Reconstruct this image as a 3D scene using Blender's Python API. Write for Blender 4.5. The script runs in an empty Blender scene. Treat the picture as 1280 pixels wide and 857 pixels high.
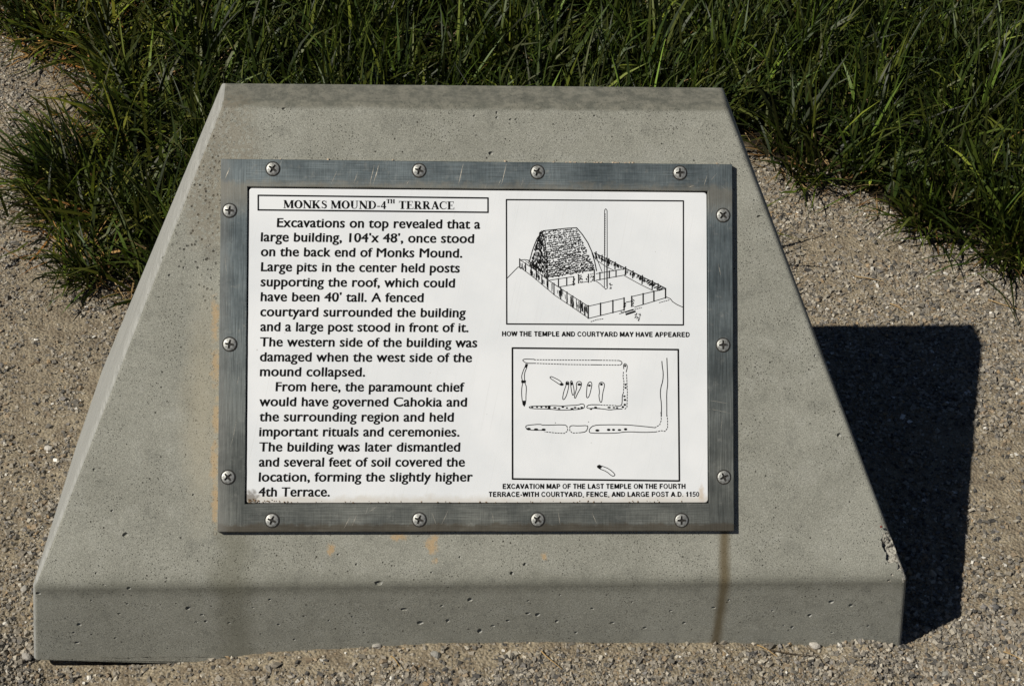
import bpy, bmesh, math, random
import numpy as np
from mathutils import Vector, Matrix, noise

# ---------------------------------------------------------------- measured data (metres; flat artwork in millimetres)
CAM = {"loc":[-0.10362,-1.58166,1.78739],"rt":[0.997929,-0.049873,0.040613],"up":[-1.7e-05,0.631246,0.775583],"fw":[0.064318,0.773978,-0.629938],"lens":65.465}
SUN = [-0.64121,-0.26448,0.72035]
BLOCK = {"TLb":[-0.3161,0.4566,0.5515],"TRb":[0.3187,0.4566,0.5515],"TLf":[-0.3145,0.4034,0.5547],"TRf":[0.3171,0.4034,0.5547],"LL":[-0.5381,0.0062,0.115],"LR":[0.5381,0.0062,0.115],"GL":[-0.55,0.0,0.0],"GR":[0.55,0.0,0.0],"BL":[-0.55,0.5592,0.0],"BR":[0.55,0.5592,0.0]}
FRAME_ORIGIN = [0.00282,0.20157,0.33128]
FRAME_X = [0.99999,-0.003014,-0.003336]
FRAME_V = [0.004496,0.670364,0.742018]
FACE_N = [0.0,-0.742026,0.670371]
FRAME_SIZE = [634.3,456.2]
OPENING = [-284.2,286.0,-193.9,194.2]
SCREWS = [[-253.67,216.3],[-73.86,216.21],[72.9,215.75],[251.0,216.61],[-305.93,164.41],[-304.46,0.36],[-304.94,-161.53],[305.13,163.96],[304.36,2.08],[304.59,-161.59],[-251.29,-214.02],[-72.24,-213.32],[73.1,-213.55],[251.48,-214.81]]
TEXT = [["Excavations on top revealed that a",-248.45,144.7,1.96],["large building, 104'x 48', once stood",-268.05,126.86,-5.34],["on the back end of Monks Mound.",-267.7,108.71,-20.24],["Large pits in the center held posts",-267.55,90.18,-23.26],["supporting the roof, which could",-267.79,71.66,-28.85],["have been 40' tall. A fenced",-267.65,53.36,-67.48],["courtyard surrounded the building",-267.79,34.87,-15.61],["and a large post stood in front of it.",-267.64,16.6,-12.3],["The western side of the building was",-267.78,-2.05,-1.49],["damaged when the west side of the",-267.82,-20.39,-7.87],["mound collapsed.",-267.77,-38.52,-139.21],["From here, the paramount chief",-248.46,-56.78,-16.86],["would have governed Cahokia and",-267.96,-75.13,-13.66],["the surrounding region and held",-267.91,-93.6,-29.86],["important rituals and ceremonies.",-267.95,-111.87,-23.12],["The building was later dismantled",-267.71,-130.31,-21.89],["and several feet of soil covered the",-268.04,-148.74,-16.33],["location, forming the slightly higher",-268.18,-166.96,-6.45],["4th Terrace.",-268.23,-185.16,-181.54]]
TITLE = [[-240.8,168.2],[-114.09,168.57],[-114.12,175.33],[-103.67,175.42],[-99.1,168.51],[-29.61,168.35]]
TITLE_BOX = [[-271.44,183.75],[11.52,183.08],[11.55,165.34],[-271.29,165.75]]
PICTURE_BOX = [[34.37,181.3],[255.65,181.8],[255.09,26.95],[34.98,27.01]]
MAP_BOX = [[42.05,-2.67],[248.56,-3.76],[249.4,-166.2],[42.43,-163.8]]
CAPTIONS = [["HOW THE TEMPLE AND COURTYARD MAY HAVE APPEARED",[28.86,11.62],[263.26,12.14]],["EXCAVATION MAP OF THE LAST TEMPLE ON THE FOURTH",[29.82,-175.77],[257.35,-176.08]],["TERRACE-WITH COURTYARD, FENCE, AND LARGE POST A.D. 1150",[12.79,-185.38],[274.3,-186.07]]]
TEMPLE = [[1.1,0,[[80.45,142.99],[96.15,144.76],[110.12,146.39],[121.77,147.07]]],[1.2,0,[[121.77,147.07],[128.76,138.97],[135.74,128.54],[140.98,116.93],[143.88,109.97]]],[1.2,0,[[141.02,115.96],[144.36,104.81],[146.59,93.66]]],[1.1,0,[[80.45,143.23],[72.9,133.85],[69.42,125.69],[66.52,117.53],[63.05,104.72]]],[1.1,0,[[78.19,142.83],[82.38,129.46],[84.62,109.95],[85.74,83.48]]],[0.8,0,[[156.76,168.69],[156.35,72.79],[157.74,70.85],[159.98,71.98],[159.84,168.71],[159.0,170.39],[158.16,170.94],[157.04,169.81],[156.76,168.69]]],[0.5,1,[[157.59,165.05],[157.24,113.29]]],[0.8,0,[[159.2,110.51],[159.42,74.21]]],[0.9,0,[[50.92,106.91],[68.46,95.34],[85.74,82.09],[111.66,64.98],[136.2,49.53]]],[0.8,0,[[51.77,97.17],[68.47,84.75],[94.93,62.65],[115.83,48.86],[136.75,34.5]]],[1.3,0,[[50.92,108.02],[50.93,97.16]]],[1.3,0,[[58.16,102.78],[58.17,92.48]]],[1.3,0,[[65.12,97.82],[65.13,87.52]]],[1.3,0,[[71.53,93.13],[71.53,81.99]]],[1.3,0,[[78.49,88.44],[78.5,76.47]]],[1.3,0,[[86.02,83.2],[86.02,70.39]]],[1.3,0,[[93.54,77.96],[93.54,63.76]]],[1.3,0,[[101.9,72.44],[101.9,58.52]]],[1.3,0,[[109.71,67.2],[109.7,52.72]]],[1.3,0,[[116.96,62.51],[116.95,47.75]]],[1.3,0,[[126.44,56.44],[126.43,41.68]]],[1.3,0,[[136.2,50.65],[136.19,34.5]]],[0.8,0,[[51.2,106.36],[57.32,106.96],[63.45,105.89]]],[0.8,0,[[136.2,49.53],[180.94,59.83]]],[1.6,0,[[136.2,50.09],[136.19,34.5]]],[1.6,0,[[151.57,53.63],[151.55,38.03]]],[1.6,0,[[166.95,57.17],[166.92,41.56]]],[1.6,0,[[180.95,60.39],[180.92,44.77]]],[0.8,0,[[190.47,61.85],[232.84,71.89]]],[1.6,0,[[190.47,62.4],[190.44,49.57]]],[1.6,0,[[204.77,65.79],[204.74,52.95]]],[1.6,0,[[218.24,68.98],[218.2,56.14]]],[1.6,0,[[232.84,72.45],[232.81,60.15]]],[0.8,0,[[136.75,34.5],[181.48,45.61]]],[0.8,0,[[194.08,48.75],[232.81,60.71]]],[0.8,0,[[87.97,81.54],[117.25,86.2]]],[0.8,0,[[99.67,73.26],[119.75,76.74]]],[1.4,0,[[99.11,83.57],[99.11,74.37]]],[1.4,0,[[109.43,85.03],[109.43,75.28]]],[1.4,0,[[150.78,91.73],[150.77,82.52]]],[1.4,0,[[162.53,93.77],[162.52,84.83]]],[1.4,0,[[170.93,94.67],[170.92,86.29]]],[1.4,0,[[182.98,97.27],[182.96,88.88]]],[1.4,0,[[118.08,86.21],[118.08,75.61]]],[1.4,0,[[124.23,88.48],[124.22,78.16]]],[1.4,0,[[136.52,89.4],[136.51,79.08]]],[1.4,0,[[143.79,93.64],[143.78,80.8]]],[0.7,0,[[127.01,78.74],[135.95,80.19]]],[0.8,0,[[146.02,90.02],[181.58,96.42]]],[0.8,0,[[146.01,81.93],[181.56,88.59]]],[1.2,0,[[143.81,115.98],[161.99,107.45],[180.18,98.08],[206.78,85.13],[232.84,72.45]]],[0.8,0,[[146.6,107.06],[157.78,99.32],[168.97,93.81]]],[0.8,0,[[181.56,87.76],[199.75,77.82],[219.36,68.45]]],[0.8,0,[[144.37,115.42],[153.58,92.31]]],[1.4,0,[[146.05,117.39],[145.48,108.17]]],[1.4,0,[[153.6,113.26],[153.03,104.87]]],[1.4,0,[[161.99,109.13],[161.42,99.91]]],[1.4,0,[[170.11,104.72],[169.53,96.05]]],[1.4,0,[[182.98,98.94],[182.4,88.88]]],[1.4,0,[[192.22,93.98],[191.64,85.03]]],[1.4,0,[[203.98,88.47],[203.4,77.84]]],[1.4,0,[[216.59,82.12],[216.0,71.22]]],[1.4,0,[[223.6,78.26],[223.01,69.59]]],[0.8,0,[[35.66,83.98],[43.43,92.1],[48.98,97.71],[52.32,96.34]]],[0.9,0,[[232.81,62.11],[238.98,59.35],[241.78,55.73],[247.38,52.13],[254.4,49.1]]],[0.8,1,[[139.53,30.34],[146.51,32.88],[155.45,34.05]]],[0.8,1,[[224.93,54.52],[237.57,57.94]]],[0.8,1,[[175.03,40.28],[182.87,43.11]]],[0.8,1,[[194.08,45.96],[203.04,48.25]]],[2.2,0,[[183.42,39.77],[194.63,43.46]]],[1.6,0,[[182.31,42.55],[192.39,45.68]]],[0.8,0,[[183.45,54.83],[189.9,55.98]]],[0.8,0,[[145.17,81.37],[151.6,76.95],[155.51,73.07]]]]
SCRIBBLES = [[[164.46,75.36],3.6,8,9],[[118.08,80.07],3,8,8],[[127.57,82.37],3,8,8],[[181.77,50.36],2.6,8,9],[[192.13,54.32],4.5,9,14],[[198.25,36.51],8,9,20],[[178.39,41.97],3,2.4,4],[[135.4,82.98],3,8,8],[[140.99,85.25],5,11,16],[[53.99,96.35],4,4,5],[[125.9,86.26],5,8,8]]
ROOF_FACE = [[78.75,143.11],[121.75,146.55],[146.03,94.21],[85.74,84.31]]
GABLE_FACE = [[76.24,142.81],[79.31,142.84],[85.74,84.31],[63.45,101.43]]
FENCE_FILLS = [[[[51.76,105.25],[85.18,81.53],[85.18,72.06],[52.32,98.01]],0.38],[[[86.57,80.98],[111.66,64.43],[113.05,52.74],[86.57,70.95]],0.3],[[[113.05,62.77],[135.36,48.97],[135.91,36.72],[113.6,50.52]],0.85],[[[145.49,114.87],[181.58,97.26],[181.57,93.34],[146.6,109.85]],0.8],[[[184.38,96.16],[232.28,71.88],[224.98,69.6],[184.37,91.13]],1.0],[[[54.54,105.27],[65.67,104.79],[85.18,89.05],[68.46,95.89]],0.6]]
MAP = [[0.8,0,[[69.09,-16.5],[57.29,-16.05],[54.34,-17.54],[56.8,-19.98],[60.24,-21.44],[69.09,-21.4]]],[0.8,1,[[69.09,-16.99],[150.81,-17.35]]],[0.8,1,[[140.86,-17.2],[174.47,-17.56]]],[0.8,0,[[174.47,-17.56],[177.24,-18.53],[178.42,-20.5],[177.23,-22.47],[175.45,-23.16]]],[0.8,1,[[69.09,-21.4],[110.44,-22.72],[150.8,-23.06]]],[0.8,1,[[140.86,-22.9],[175.45,-23.26]]],[0.8,0,[[57.3,-26.35],[54.84,-32.25],[53.18,-38.14],[54.36,-42.54]]],[0.8,0,[[59.56,-27.33],[56.81,-34.2],[57.11,-42.53]]],[0.8,0,[[54.86,-45.97],[53.59,-51.85],[53.4,-59.69],[54.19,-67.52]]],[0.8,0,[[57.8,-46.45],[59.58,-50.86],[58.8,-61.63],[58.8,-67.51]]],[0.8,0,[[62.74,-75.33],[67.16,-74.15],[85.83,-74.1],[92.71,-73.3],[104.52,-74.26],[110.42,-73.46],[124.21,-72.74],[127.17,-71.26],[130.62,-71.74],[131.6,-74.19],[130.62,-76.65],[126.18,-77.93],[116.33,-78.64],[100.58,-79.16],[92.71,-78.2],[85.83,-77.73],[64.21,-77.29],[62.74,-75.33]]],[0.8,0,[[150.74,-72.38],[137.03,-72.22],[133.58,-75.17],[136.04,-77.13],[143.93,-76.72],[150.73,-76.9]]],[0.8,0,[[140.81,-72.41],[149.68,-72.38]]],[0.8,1,[[151.66,-72.67],[170.42,-73.32]]],[0.8,0,[[170.42,-73.91],[177.33,-73.6],[178.33,-69.17],[178.34,-61.31],[179.34,-58.85]]],[0.8,0,[[140.8,-76.62],[155.6,-77.57],[162.51,-78.83],[169.42,-77.84],[178.31,-77.52]]],[0.8,0,[[180.39,-27.87],[179.9,-22.95],[181.88,-20.97],[184.35,-22.93],[184.84,-25.89],[183.35,-31.8]]],[0.8,1,[[179.88,-31.81],[179.38,-37.71],[180.55,-43.61],[179.83,-58.36]]],[0.8,1,[[183.83,-34.75],[184.31,-45.57],[184.78,-57.36],[184.25,-75.05],[181.28,-78.01]]],[0.8,0,[[101.08,-47.79],[93.69,-42.91],[88.77,-39.78],[88.77,-38.21],[90.25,-37.52],[96.65,-40.44],[101.08,-42.88],[103.74,-46.01]]],[0.8,0,[[108.46,-48.75],[108.27,-44.82],[110.43,-43.54],[112.21,-44.81],[111.91,-48.25],[110.92,-54.63],[108.95,-61.5],[106.0,-66.41],[104.03,-65.43],[105.51,-56.61],[108.46,-48.75]]],[0.8,0,[[114.18,-46.77],[114.18,-43.63],[115.36,-42.64],[116.54,-44.8],[118.31,-52.64],[118.8,-58.53],[116.83,-61.48],[115.36,-56.58],[114.18,-46.77]]],[0.8,0,[[121.76,-51.65],[121.08,-45.76],[124.23,-43.3],[127.98,-44.76],[127.19,-50.65],[122.25,-59.5],[120.28,-64.41],[118.8,-63.93],[119.29,-60.49],[121.76,-51.65]]],[0.8,0,[[134.58,-49.65],[136.07,-45.23],[139.03,-43.74],[140.8,-46.19],[140.01,-51.6],[137.53,-61.42],[135.06,-64.37],[133.59,-62.41],[134.58,-49.65]]],[0.8,0,[[149.22,-49.61],[149.72,-45.67],[152.68,-44.19],[156.14,-45.65],[156.13,-50.57],[154.14,-57.45],[153.14,-68.25],[151.66,-69.73],[150.18,-67.28],[149.21,-60.41],[150.2,-57.46],[149.22,-49.61]]],[0.9,0,[[227.97,-18.33],[228.45,-24.74],[229.71,-32.62],[229.19,-42.47],[226.38,-51.34],[225.86,-60.2],[227.32,-71.02],[227.17,-86.46]]],[0.9,0,[[234.23,-14.36],[234.87,-31.62],[235.32,-46.39],[233.8,-57.23],[233.95,-72.97],[233.91,-86.44]]],[0.8,1,[[226.56,-81.51],[227.02,-91.26],[225.04,-96.95],[219.3,-100.54]]],[0.8,1,[[234.09,-84.74],[234.89,-91.25],[234.86,-101.0],[231.57,-105.07],[227.47,-104.26],[219.28,-105.9]]],[0.8,0,[[82.25,-103.99],[60.33,-103.7],[57.89,-98.85],[62.76,-97.55],[76.56,-96.4],[79.81,-97.85],[106.65,-96.99],[109.58,-98.77]]],[0.8,1,[[109.58,-98.77],[110.72,-104.44],[106.65,-107.68],[96.89,-107.37],[82.25,-105.77]]],[0.8,0,[[113.16,-99.57],[115.6,-97.95],[122.93,-98.59],[135.15,-97.92],[135.64,-100.35],[133.52,-105.7],[126.18,-106.84]]],[0.8,1,[[126.18,-106.84],[116.41,-107.34],[113.16,-104.43],[113.16,-99.57]]],[0.8,0,[[219.3,-100.54],[204.57,-98.94],[183.31,-97.02],[153.91,-97.07],[142.49,-97.9],[137.6,-101.97],[137.1,-106.02],[139.22,-107.31],[155.53,-107.61],[171.85,-107.27],[180.02,-105.96],[188.2,-105.62],[204.55,-106.41],[219.28,-105.9]]],[0.8,0,[[153.52,-148.11],[161.99,-151.34],[169.32,-157.81],[168.5,-160.24],[165.24,-160.24],[158.72,-154.58],[150.91,-151.67]]]]
FILLS = [[[58.28,-21.94],[61.52,-22.41],[59.95,-27.52],[57.1,-26.35]],[[52.89,-42.55],[58.88,-42.53],[58.49,-45.96],[53.19,-45.78]],[[53.99,-67.52],[59.0,-67.51],[58.71,-71.43],[56.85,-75.15],[54.68,-72.41]],[[85.83,-73.52],[89.27,-73.51],[89.27,-78.21],[85.83,-78.02]],[[146.67,-147.78],[149.77,-146.17],[153.84,-148.11],[150.58,-151.99],[147.32,-150.05]]]
DOTS = [[66.67,-75.52,1.49,0.89],[72.56,-75.51,1.39,0.89],[77.96,-75.49,1.39,1.09],[83.66,-75.48,1.39,1.09],[94.68,-76.24,2.18,1.09],[99.79,-77.21,1.79,0.99],[104.52,-75.43,1.79,0.99],[109.64,-76.4,1.49,0.89],[115.84,-77.37,2.18,0.99],[119.78,-75.99,1.79,1.09],[124.01,-76.86,1.59,0.89],[127.96,-75.97,1.79,1.19],[139.49,-77.61,1.59,1.19],[145.11,-75.63,1.79,1.09],[103.05,-47.39,2.58,1.69],[110.04,-46.49,1.88,1.79],[115.36,-46.57,1.29,1.98],[125.02,-47.42,2.38,1.49],[137.54,-48.66,1.88,1.39],[145.24,-75.63,1.98,0.99],[162.02,-75.79,2.18,1.09],[167.94,-75.78,1.59,0.99],[171.89,-76.06,1.59,0.99],[179.11,-75.06,1.59,1.39],[182.07,-24.12,1.29,1.49],[182.52,-47.34,1.29,1.29],[182.52,-51.28,1.29,1.29],[181.11,-61.8,1.49,1.19],[181.79,-66.22,1.59,1.39],[181.58,-72.31,1.59,1.39],[152.48,-47.14,1.79,1.59],[62.28,-102.41,2.63,1.64],[71.37,-103.04,2.79,1.48],[80.79,-103.19,2.63,1.48],[147.38,-104.06,2.63,1.48],[161.41,-103.23,2.3,1.48],[167.45,-103.22,1.97,1.31],[174.8,-103.37,2.3,1.15],[182.48,-102.54,2.13,1.48],[95.42,-94.74,0.66,0.49],[136.46,-93.54,0.66,0.49]]
PITS = [[0.4471,0.0042,0.0779,0.0027,0],[0.4729,0.0038,0.0715,0.0024,0],[0.4225,0.0029,0.0546,0.0025,0],[0.3744,0.0034,0.0635,0.0014,0],[0.4029,0.0018,0.034,0.002,0],[0.3916,0.002,0.0377,0.0013,0],[0.2989,0.0037,0.0695,0.0018,0],[0.3167,0.0044,0.0824,0.0016,0],[0.5188,0.0101,0.1194,0.0016,1],[0.515,0.0061,0.1128,0.0018,0],[-0.5326,0.0056,0.1041,0.0022,0],[-0.4269,0.0476,0.1609,0.0027,1],[-0.4651,0.1006,0.2196,0.0014,1],[-0.4435,0.0672,0.1825,0.0014,1],[-0.3457,0.0798,0.1965,0.0014,1],[-0.4621,0.0166,0.1266,0.0012,1],[-0.423,0.006,0.1108,0.0017,0],[-0.47,0.0049,0.0913,0.0012,0],[-0.4381,0.0037,0.0686,0.0015,0],[-0.4887,0.0027,0.0509,0.0022,0],[-0.4965,0.002,0.0373,0.0017,0],[-0.4944,0.0011,0.0198,0.0024,0],[-0.4466,0.0014,0.0269,0.0019,0],[-0.427,0.0046,0.0854,0.0014,0],[-0.3542,0.0041,0.0769,0.0027,0],[-0.3379,0.0035,0.0653,0.0019,0],[-0.3339,0.0029,0.0543,0.0021,0],[-0.3455,0.0029,0.0531,0.0015,0],[-0.2538,0.0048,0.09,0.0018,0],[-0.2747,0.0041,0.0767,0.0013,0],[-0.2444,0.0026,0.0476,0.0018,0],[-0.2124,0.0033,0.0615,0.0017,0],[-0.2258,0.0012,0.0214,0.0017,0],[-0.3054,0.0028,0.0512,0.0016,0],[-0.1198,0.0066,0.1155,0.0029,1],[-0.0887,0.0039,0.0717,0.0027,0],[-0.0689,0.0026,0.0484,0.0027,0],[-0.0343,0.0028,0.0512,0.0024,0],[-0.0077,0.0047,0.087,0.0027,0],[-0.0422,0.0041,0.077,0.0016,0],[0.0061,0.0018,0.0331,0.0031,0],[0.0222,0.0022,0.0415,0.002,0],[0.0409,0.0027,0.0507,0.002,0],[0.0658,0.0034,0.0628,0.0023,0],[0.0779,0.0032,0.0602,0.0025,0],[0.1023,0.0026,0.0485,0.002,0],[0.0435,0.014,0.1236,0.0025,1],[0.0597,0.0211,0.1315,0.0023,1],[-0.0551,0.0151,0.1249,0.0014,1],[-0.147,0.0222,0.1327,0.0012,1],[-0.1693,0.0305,0.1419,0.0012,1],[-0.182,0.0029,0.0537,0.0016,0],[-0.0205,0.0274,0.1385,0.0012,1],[0.0649,0.0045,0.084,0.0013,0],[0.0267,0.3965,0.547,0.0014,1],[0.0267,0.3924,0.5425,0.0014,1],[0.0437,0.3908,0.5408,0.0012,1],[0.0507,0.3909,0.5408,0.0012,1],[-0.0012,0.3936,0.5439,0.0012,1],[0.0193,0.3623,0.5092,0.002,1],[0.149,0.3944,0.5447,0.0012,1],[0.356,0.3103,0.4517,0.002,1],[0.3293,0.3785,0.5272,0.0014,1],[0.4542,0.1268,0.2485,0.0024,1],[0.4247,0.1934,0.3222,0.0012,1],[-0.2373,0.3984,0.5491,0.0018,1],[-0.3762,0.2598,0.3957,0.0014,1],[-0.3587,0.266,0.4026,0.0012,1],[-0.4025,0.2438,0.3781,0.0014,1],[-0.3843,0.2742,0.4117,0.0014,1],[0.1456,0.0038,0.0701,0.0016,0],[0.1725,0.0024,0.0448,0.0019,0],[0.1951,0.0043,0.0805,0.0014,0],[0.2147,0.0019,0.0358,0.0017,0],[0.2447,0.0035,0.0647,0.0015,0],[0.2638,0.0023,0.0436,0.0018,0],[0.128,0.0015,0.0286,0.0016,0],[0.1042,0.0051,0.0938,0.0013,0],[-0.1531,0.0032,0.0602,0.0014,0],[-0.1385,0.0017,0.0323,0.0014,0],[-0.4524,0.0069,0.1158,0.0013,1],[0.5006,0.0019,0.0348,0.0016,0],[0.4557,0.0013,0.0241,0.0014,0]]
CHIP = [[0.5054,0.0488,0.1622],[0.5122,0.0341,0.1459],[0.5211,0.0221,0.1326],[0.532,0.01,0.1193]]
STAIN_R = [0.3084,0.0232,0.1338]
STAIN_L = [-0.2984,0.0327,0.1444]
ORANGE = [[-0.3201,0.2228,0.3548],[-0.3199,0.1866,0.3147],[-0.3186,0.1439,0.2674],[-0.3202,0.1046,0.2239],[-0.3181,0.0752,0.1914],[-0.0536,0.0381,0.1503],[-0.0967,0.0442,0.1571],[-0.1779,0.0354,0.1473],[-0.0497,0.0249,0.1358],[0.0834,0.0282,0.1394]]
GRASS_L = [[-0.9285,1.7225],[-0.8257,1.5383],[-0.7663,1.4372],[-0.6953,1.3405],[-0.6722,1.1698],[-0.6918,1.0232],[-0.6727,0.9091],[-0.6437,0.8117],[-0.5689,0.7415],[-0.5116,0.7808]]
GRASS_R = [[0.5146,1.1464],[0.5545,1.084],[0.5953,1.0354],[0.6627,1.0239],[0.7178,0.9532],[0.7898,0.9076],[0.8523,0.8853],[0.9028,0.8188],[0.9637,0.7973]]
PAN0 = [-281.07,189.79,282.08,-189.34]
SCRATCH = [[[-312.21,202.98],[-306.0,217.87],1.3],[[-182.08,198.35],[-175.3,214.29],0.5],[[-134.89,196.84],[-129.12,222.73],0.8],[[-130.96,196.88],[-123.21,223.78],0.9],[[-127.07,206.85],[-124.19,222.78],0.5],[[-25.32,198.93],[-19.44,224.9],1.0],[[28.23,200.46],[34.16,225.47],1.0],[[24.26,198.43],[27.23,206.44],0.6],[[-89.57,198.29],[-86.63,203.29],0.8],[[-154.58,198.63],[-149.74,213.57],0.5],[[-151.62,196.67],[-148.7,202.66],0.4],[[281.29,200.99],[285.38,214.09],0.6],[[289.38,207.1],[297.48,216.23],0.4],[[-148.42,-207.4],[-154.19,-221.03],0.5],[[-156.2,-209.34],[-163.91,-223.93],0.5],[[17.02,-204.7],[19.01,-216.44],0.5],[[-134.79,-204.5],[-123.12,-196.71],0.4],[[98.85,-204.8],[100.82,-219.52],0.5],[[298.98,102.92],[301.93,87.94],0.5],[[-311.35,108.33],[-308.21,83.77],0.3],[[-302.44,-126.52],[-294.07,-87.53],0.3],[[-295.38,-48.47],[-292.55,-38.69],0.3],[[301.03,-106.18],[303.12,-86.34],0.3],[[286.18,-66.53],[310.22,-70.45],0.3],[[284.14,-76.46],[312.16,-82.35],0.3],[[140.4,-204.86],[146.33,-219.6],0.4],[[-56.59,-204.6],[-51.65,-219.26],0.3],[[-37.0,-202.67],[-44.79,-219.27],0.4],[[53.08,198.72],[55.06,208.72],0.3],[[261.15,198.78],[269.21,200.87],0.6]]
STONES = [[0.6892,0.0648,0.003,0.005],[0.4184,0.0071,0.003,0.0045000000000000005],[0.4356,-0.0012,0.003,0.007],[0.4559,0.0134,0.003,0.006],[0.5958,-0.0463,0.003,0.005],[0.5559,-0.0217,0.003,0.0045000000000000005],[-0.1217,0.0011,0.003,0.006],[-0.0485,-0.0198,0.003,0.0055],[0.0993,0.0061,0.003,0.006],[-0.5628,0.0125,0.003,0.007],[-0.5643,0.1595,0.003,0.005],[-0.5846,0.3772,0.003,0.0055],[-0.5774,0.1096,0.003,0.005]]
STRAWS = [[[0.8425,0.7169,0.006],[0.8997,0.6882,0.006]],[[0.8078,0.4506,0.006],[0.8367,0.4326,0.006]],[[0.6809,0.7042,0.006],[0.706,0.6838,0.006]],[[-0.1066,-0.0229,0.006],[-0.0917,-0.0387,0.006]],[[0.0854,-0.0177,0.006],[0.1053,-0.0507,0.006]],[[0.3587,-0.0082,0.006],[0.3838,-0.0246,0.006]],[[0.6785,-0.0154,0.006],[0.7033,-0.0398,0.006]],[[0.6388,0.7773,0.006],[0.684,0.7626,0.006]],[[-0.0733,0.0111,0.006],[0.1084,-0.0074,0.006]],[[0.371,-0.0151,0.006],[0.4359,-0.02,0.006]]]
TUFTS = {"low":[-0.5682,0.7661],"left":[-0.6383,1.0167],"corner":[-0.7837,1.5542],"right":[0.9084,0.8298],"mid":[0.7992,0.9191],"edge":[0.6122,1.0526]}

S = bpy.context.scene
COL = S.collection

# ---------------------------------------------------------------- camera
cam = bpy.data.cameras.new('camera')
cam.lens = CAM['lens']; cam.sensor_width = 36; cam.clip_start = .05; cam.clip_end = 200
cam_o = bpy.data.objects.new('camera', cam); COL.objects.link(cam_o)
rt, up, fw = Vector(CAM['rt']), Vector(CAM['up']), Vector(CAM['fw'])
m = Matrix((rt, up, -fw)).transposed().to_4x4(); m.translation = Vector(CAM['loc'])
cam_o.matrix_world = m
S.camera = cam_o

# ---------------------------------------------------------------- sky and sun
sun_v = Vector(SUN).normalized()
w = bpy.data.worlds.new('World'); S.world = w; w.use_nodes = True
sky = w.node_tree.nodes.new('ShaderNodeTexSky'); sky.sky_type = 'NISHITA'; sky.sun_disc = False
sky.air_density = .45; sky.dust_density = .2; sky.altitude = 1200
sky.sun_elevation = math.asin(sun_v.z)
sky.sun_rotation = math.atan2(sun_v.x, sun_v.y) % (2*math.pi)
w.node_tree.links.new(sky.outputs[0], w.node_tree.nodes['Background'].inputs[0])
w.node_tree.nodes['Background'].inputs[1].default_value = .05
sl = bpy.data.lights.new('sun', 'SUN'); sl.energy = 5.0; sl.angle = math.radians(.5); sl.color = (1, .952, .865)
so = bpy.data.objects.new('sun', sl); so.location = sun_v*20
so.rotation_euler = sun_v.to_track_quat('Z', 'Y').to_euler(); COL.objects.link(so)
S.view_settings.view_transform = 'Standard'; S.view_settings.look = 'None'
S.view_settings.exposure = -0.12; S.view_settings.gamma = 1.0

# ---------------------------------------------------------------- helpers
def link(name, me, parent=None, mat=None, label=None, cat=None, group=None, kind=None, loc=None):
    o = bpy.data.objects.new(name, me); COL.objects.link(o)
    if parent: o.parent = parent
    if mat: o.data.materials.append(mat)
    if loc: o.location = loc
    for k, v in (('label', label), ('category', cat), ('group', group), ('kind', kind)):
        if v: o[k] = v
    return o

def fast_mesh(name, verts, faces_flat, n, smooth=False):
    """verts (V,3); faces_flat (F,n) all faces of n corners"""
    me = bpy.data.meshes.new(name)
    F = len(faces_flat)
    me.vertices.add(len(verts)); me.loops.add(F*n); me.polygons.add(F)
    me.vertices.foreach_set('co', np.asarray(verts, np.float32).ravel())
    me.loops.foreach_set('vertex_index', np.asarray(faces_flat, np.int32).ravel())
    me.polygons.foreach_set('loop_start', np.arange(F, dtype=np.int32)*n)
    me.polygons.foreach_set('loop_total', np.full(F, n, np.int32))
    me.polygons.foreach_set('use_smooth', np.full(F, smooth, bool))
    me.update(calc_edges=True)
    return me

def vcol(me, name, cols):
    a = me.attributes.new(name, 'FLOAT_COLOR', 'POINT')
    c = np.ones((len(cols), 4), np.float32); c[:, :3] = cols
    a.data.foreach_set('color', c.ravel())

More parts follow.
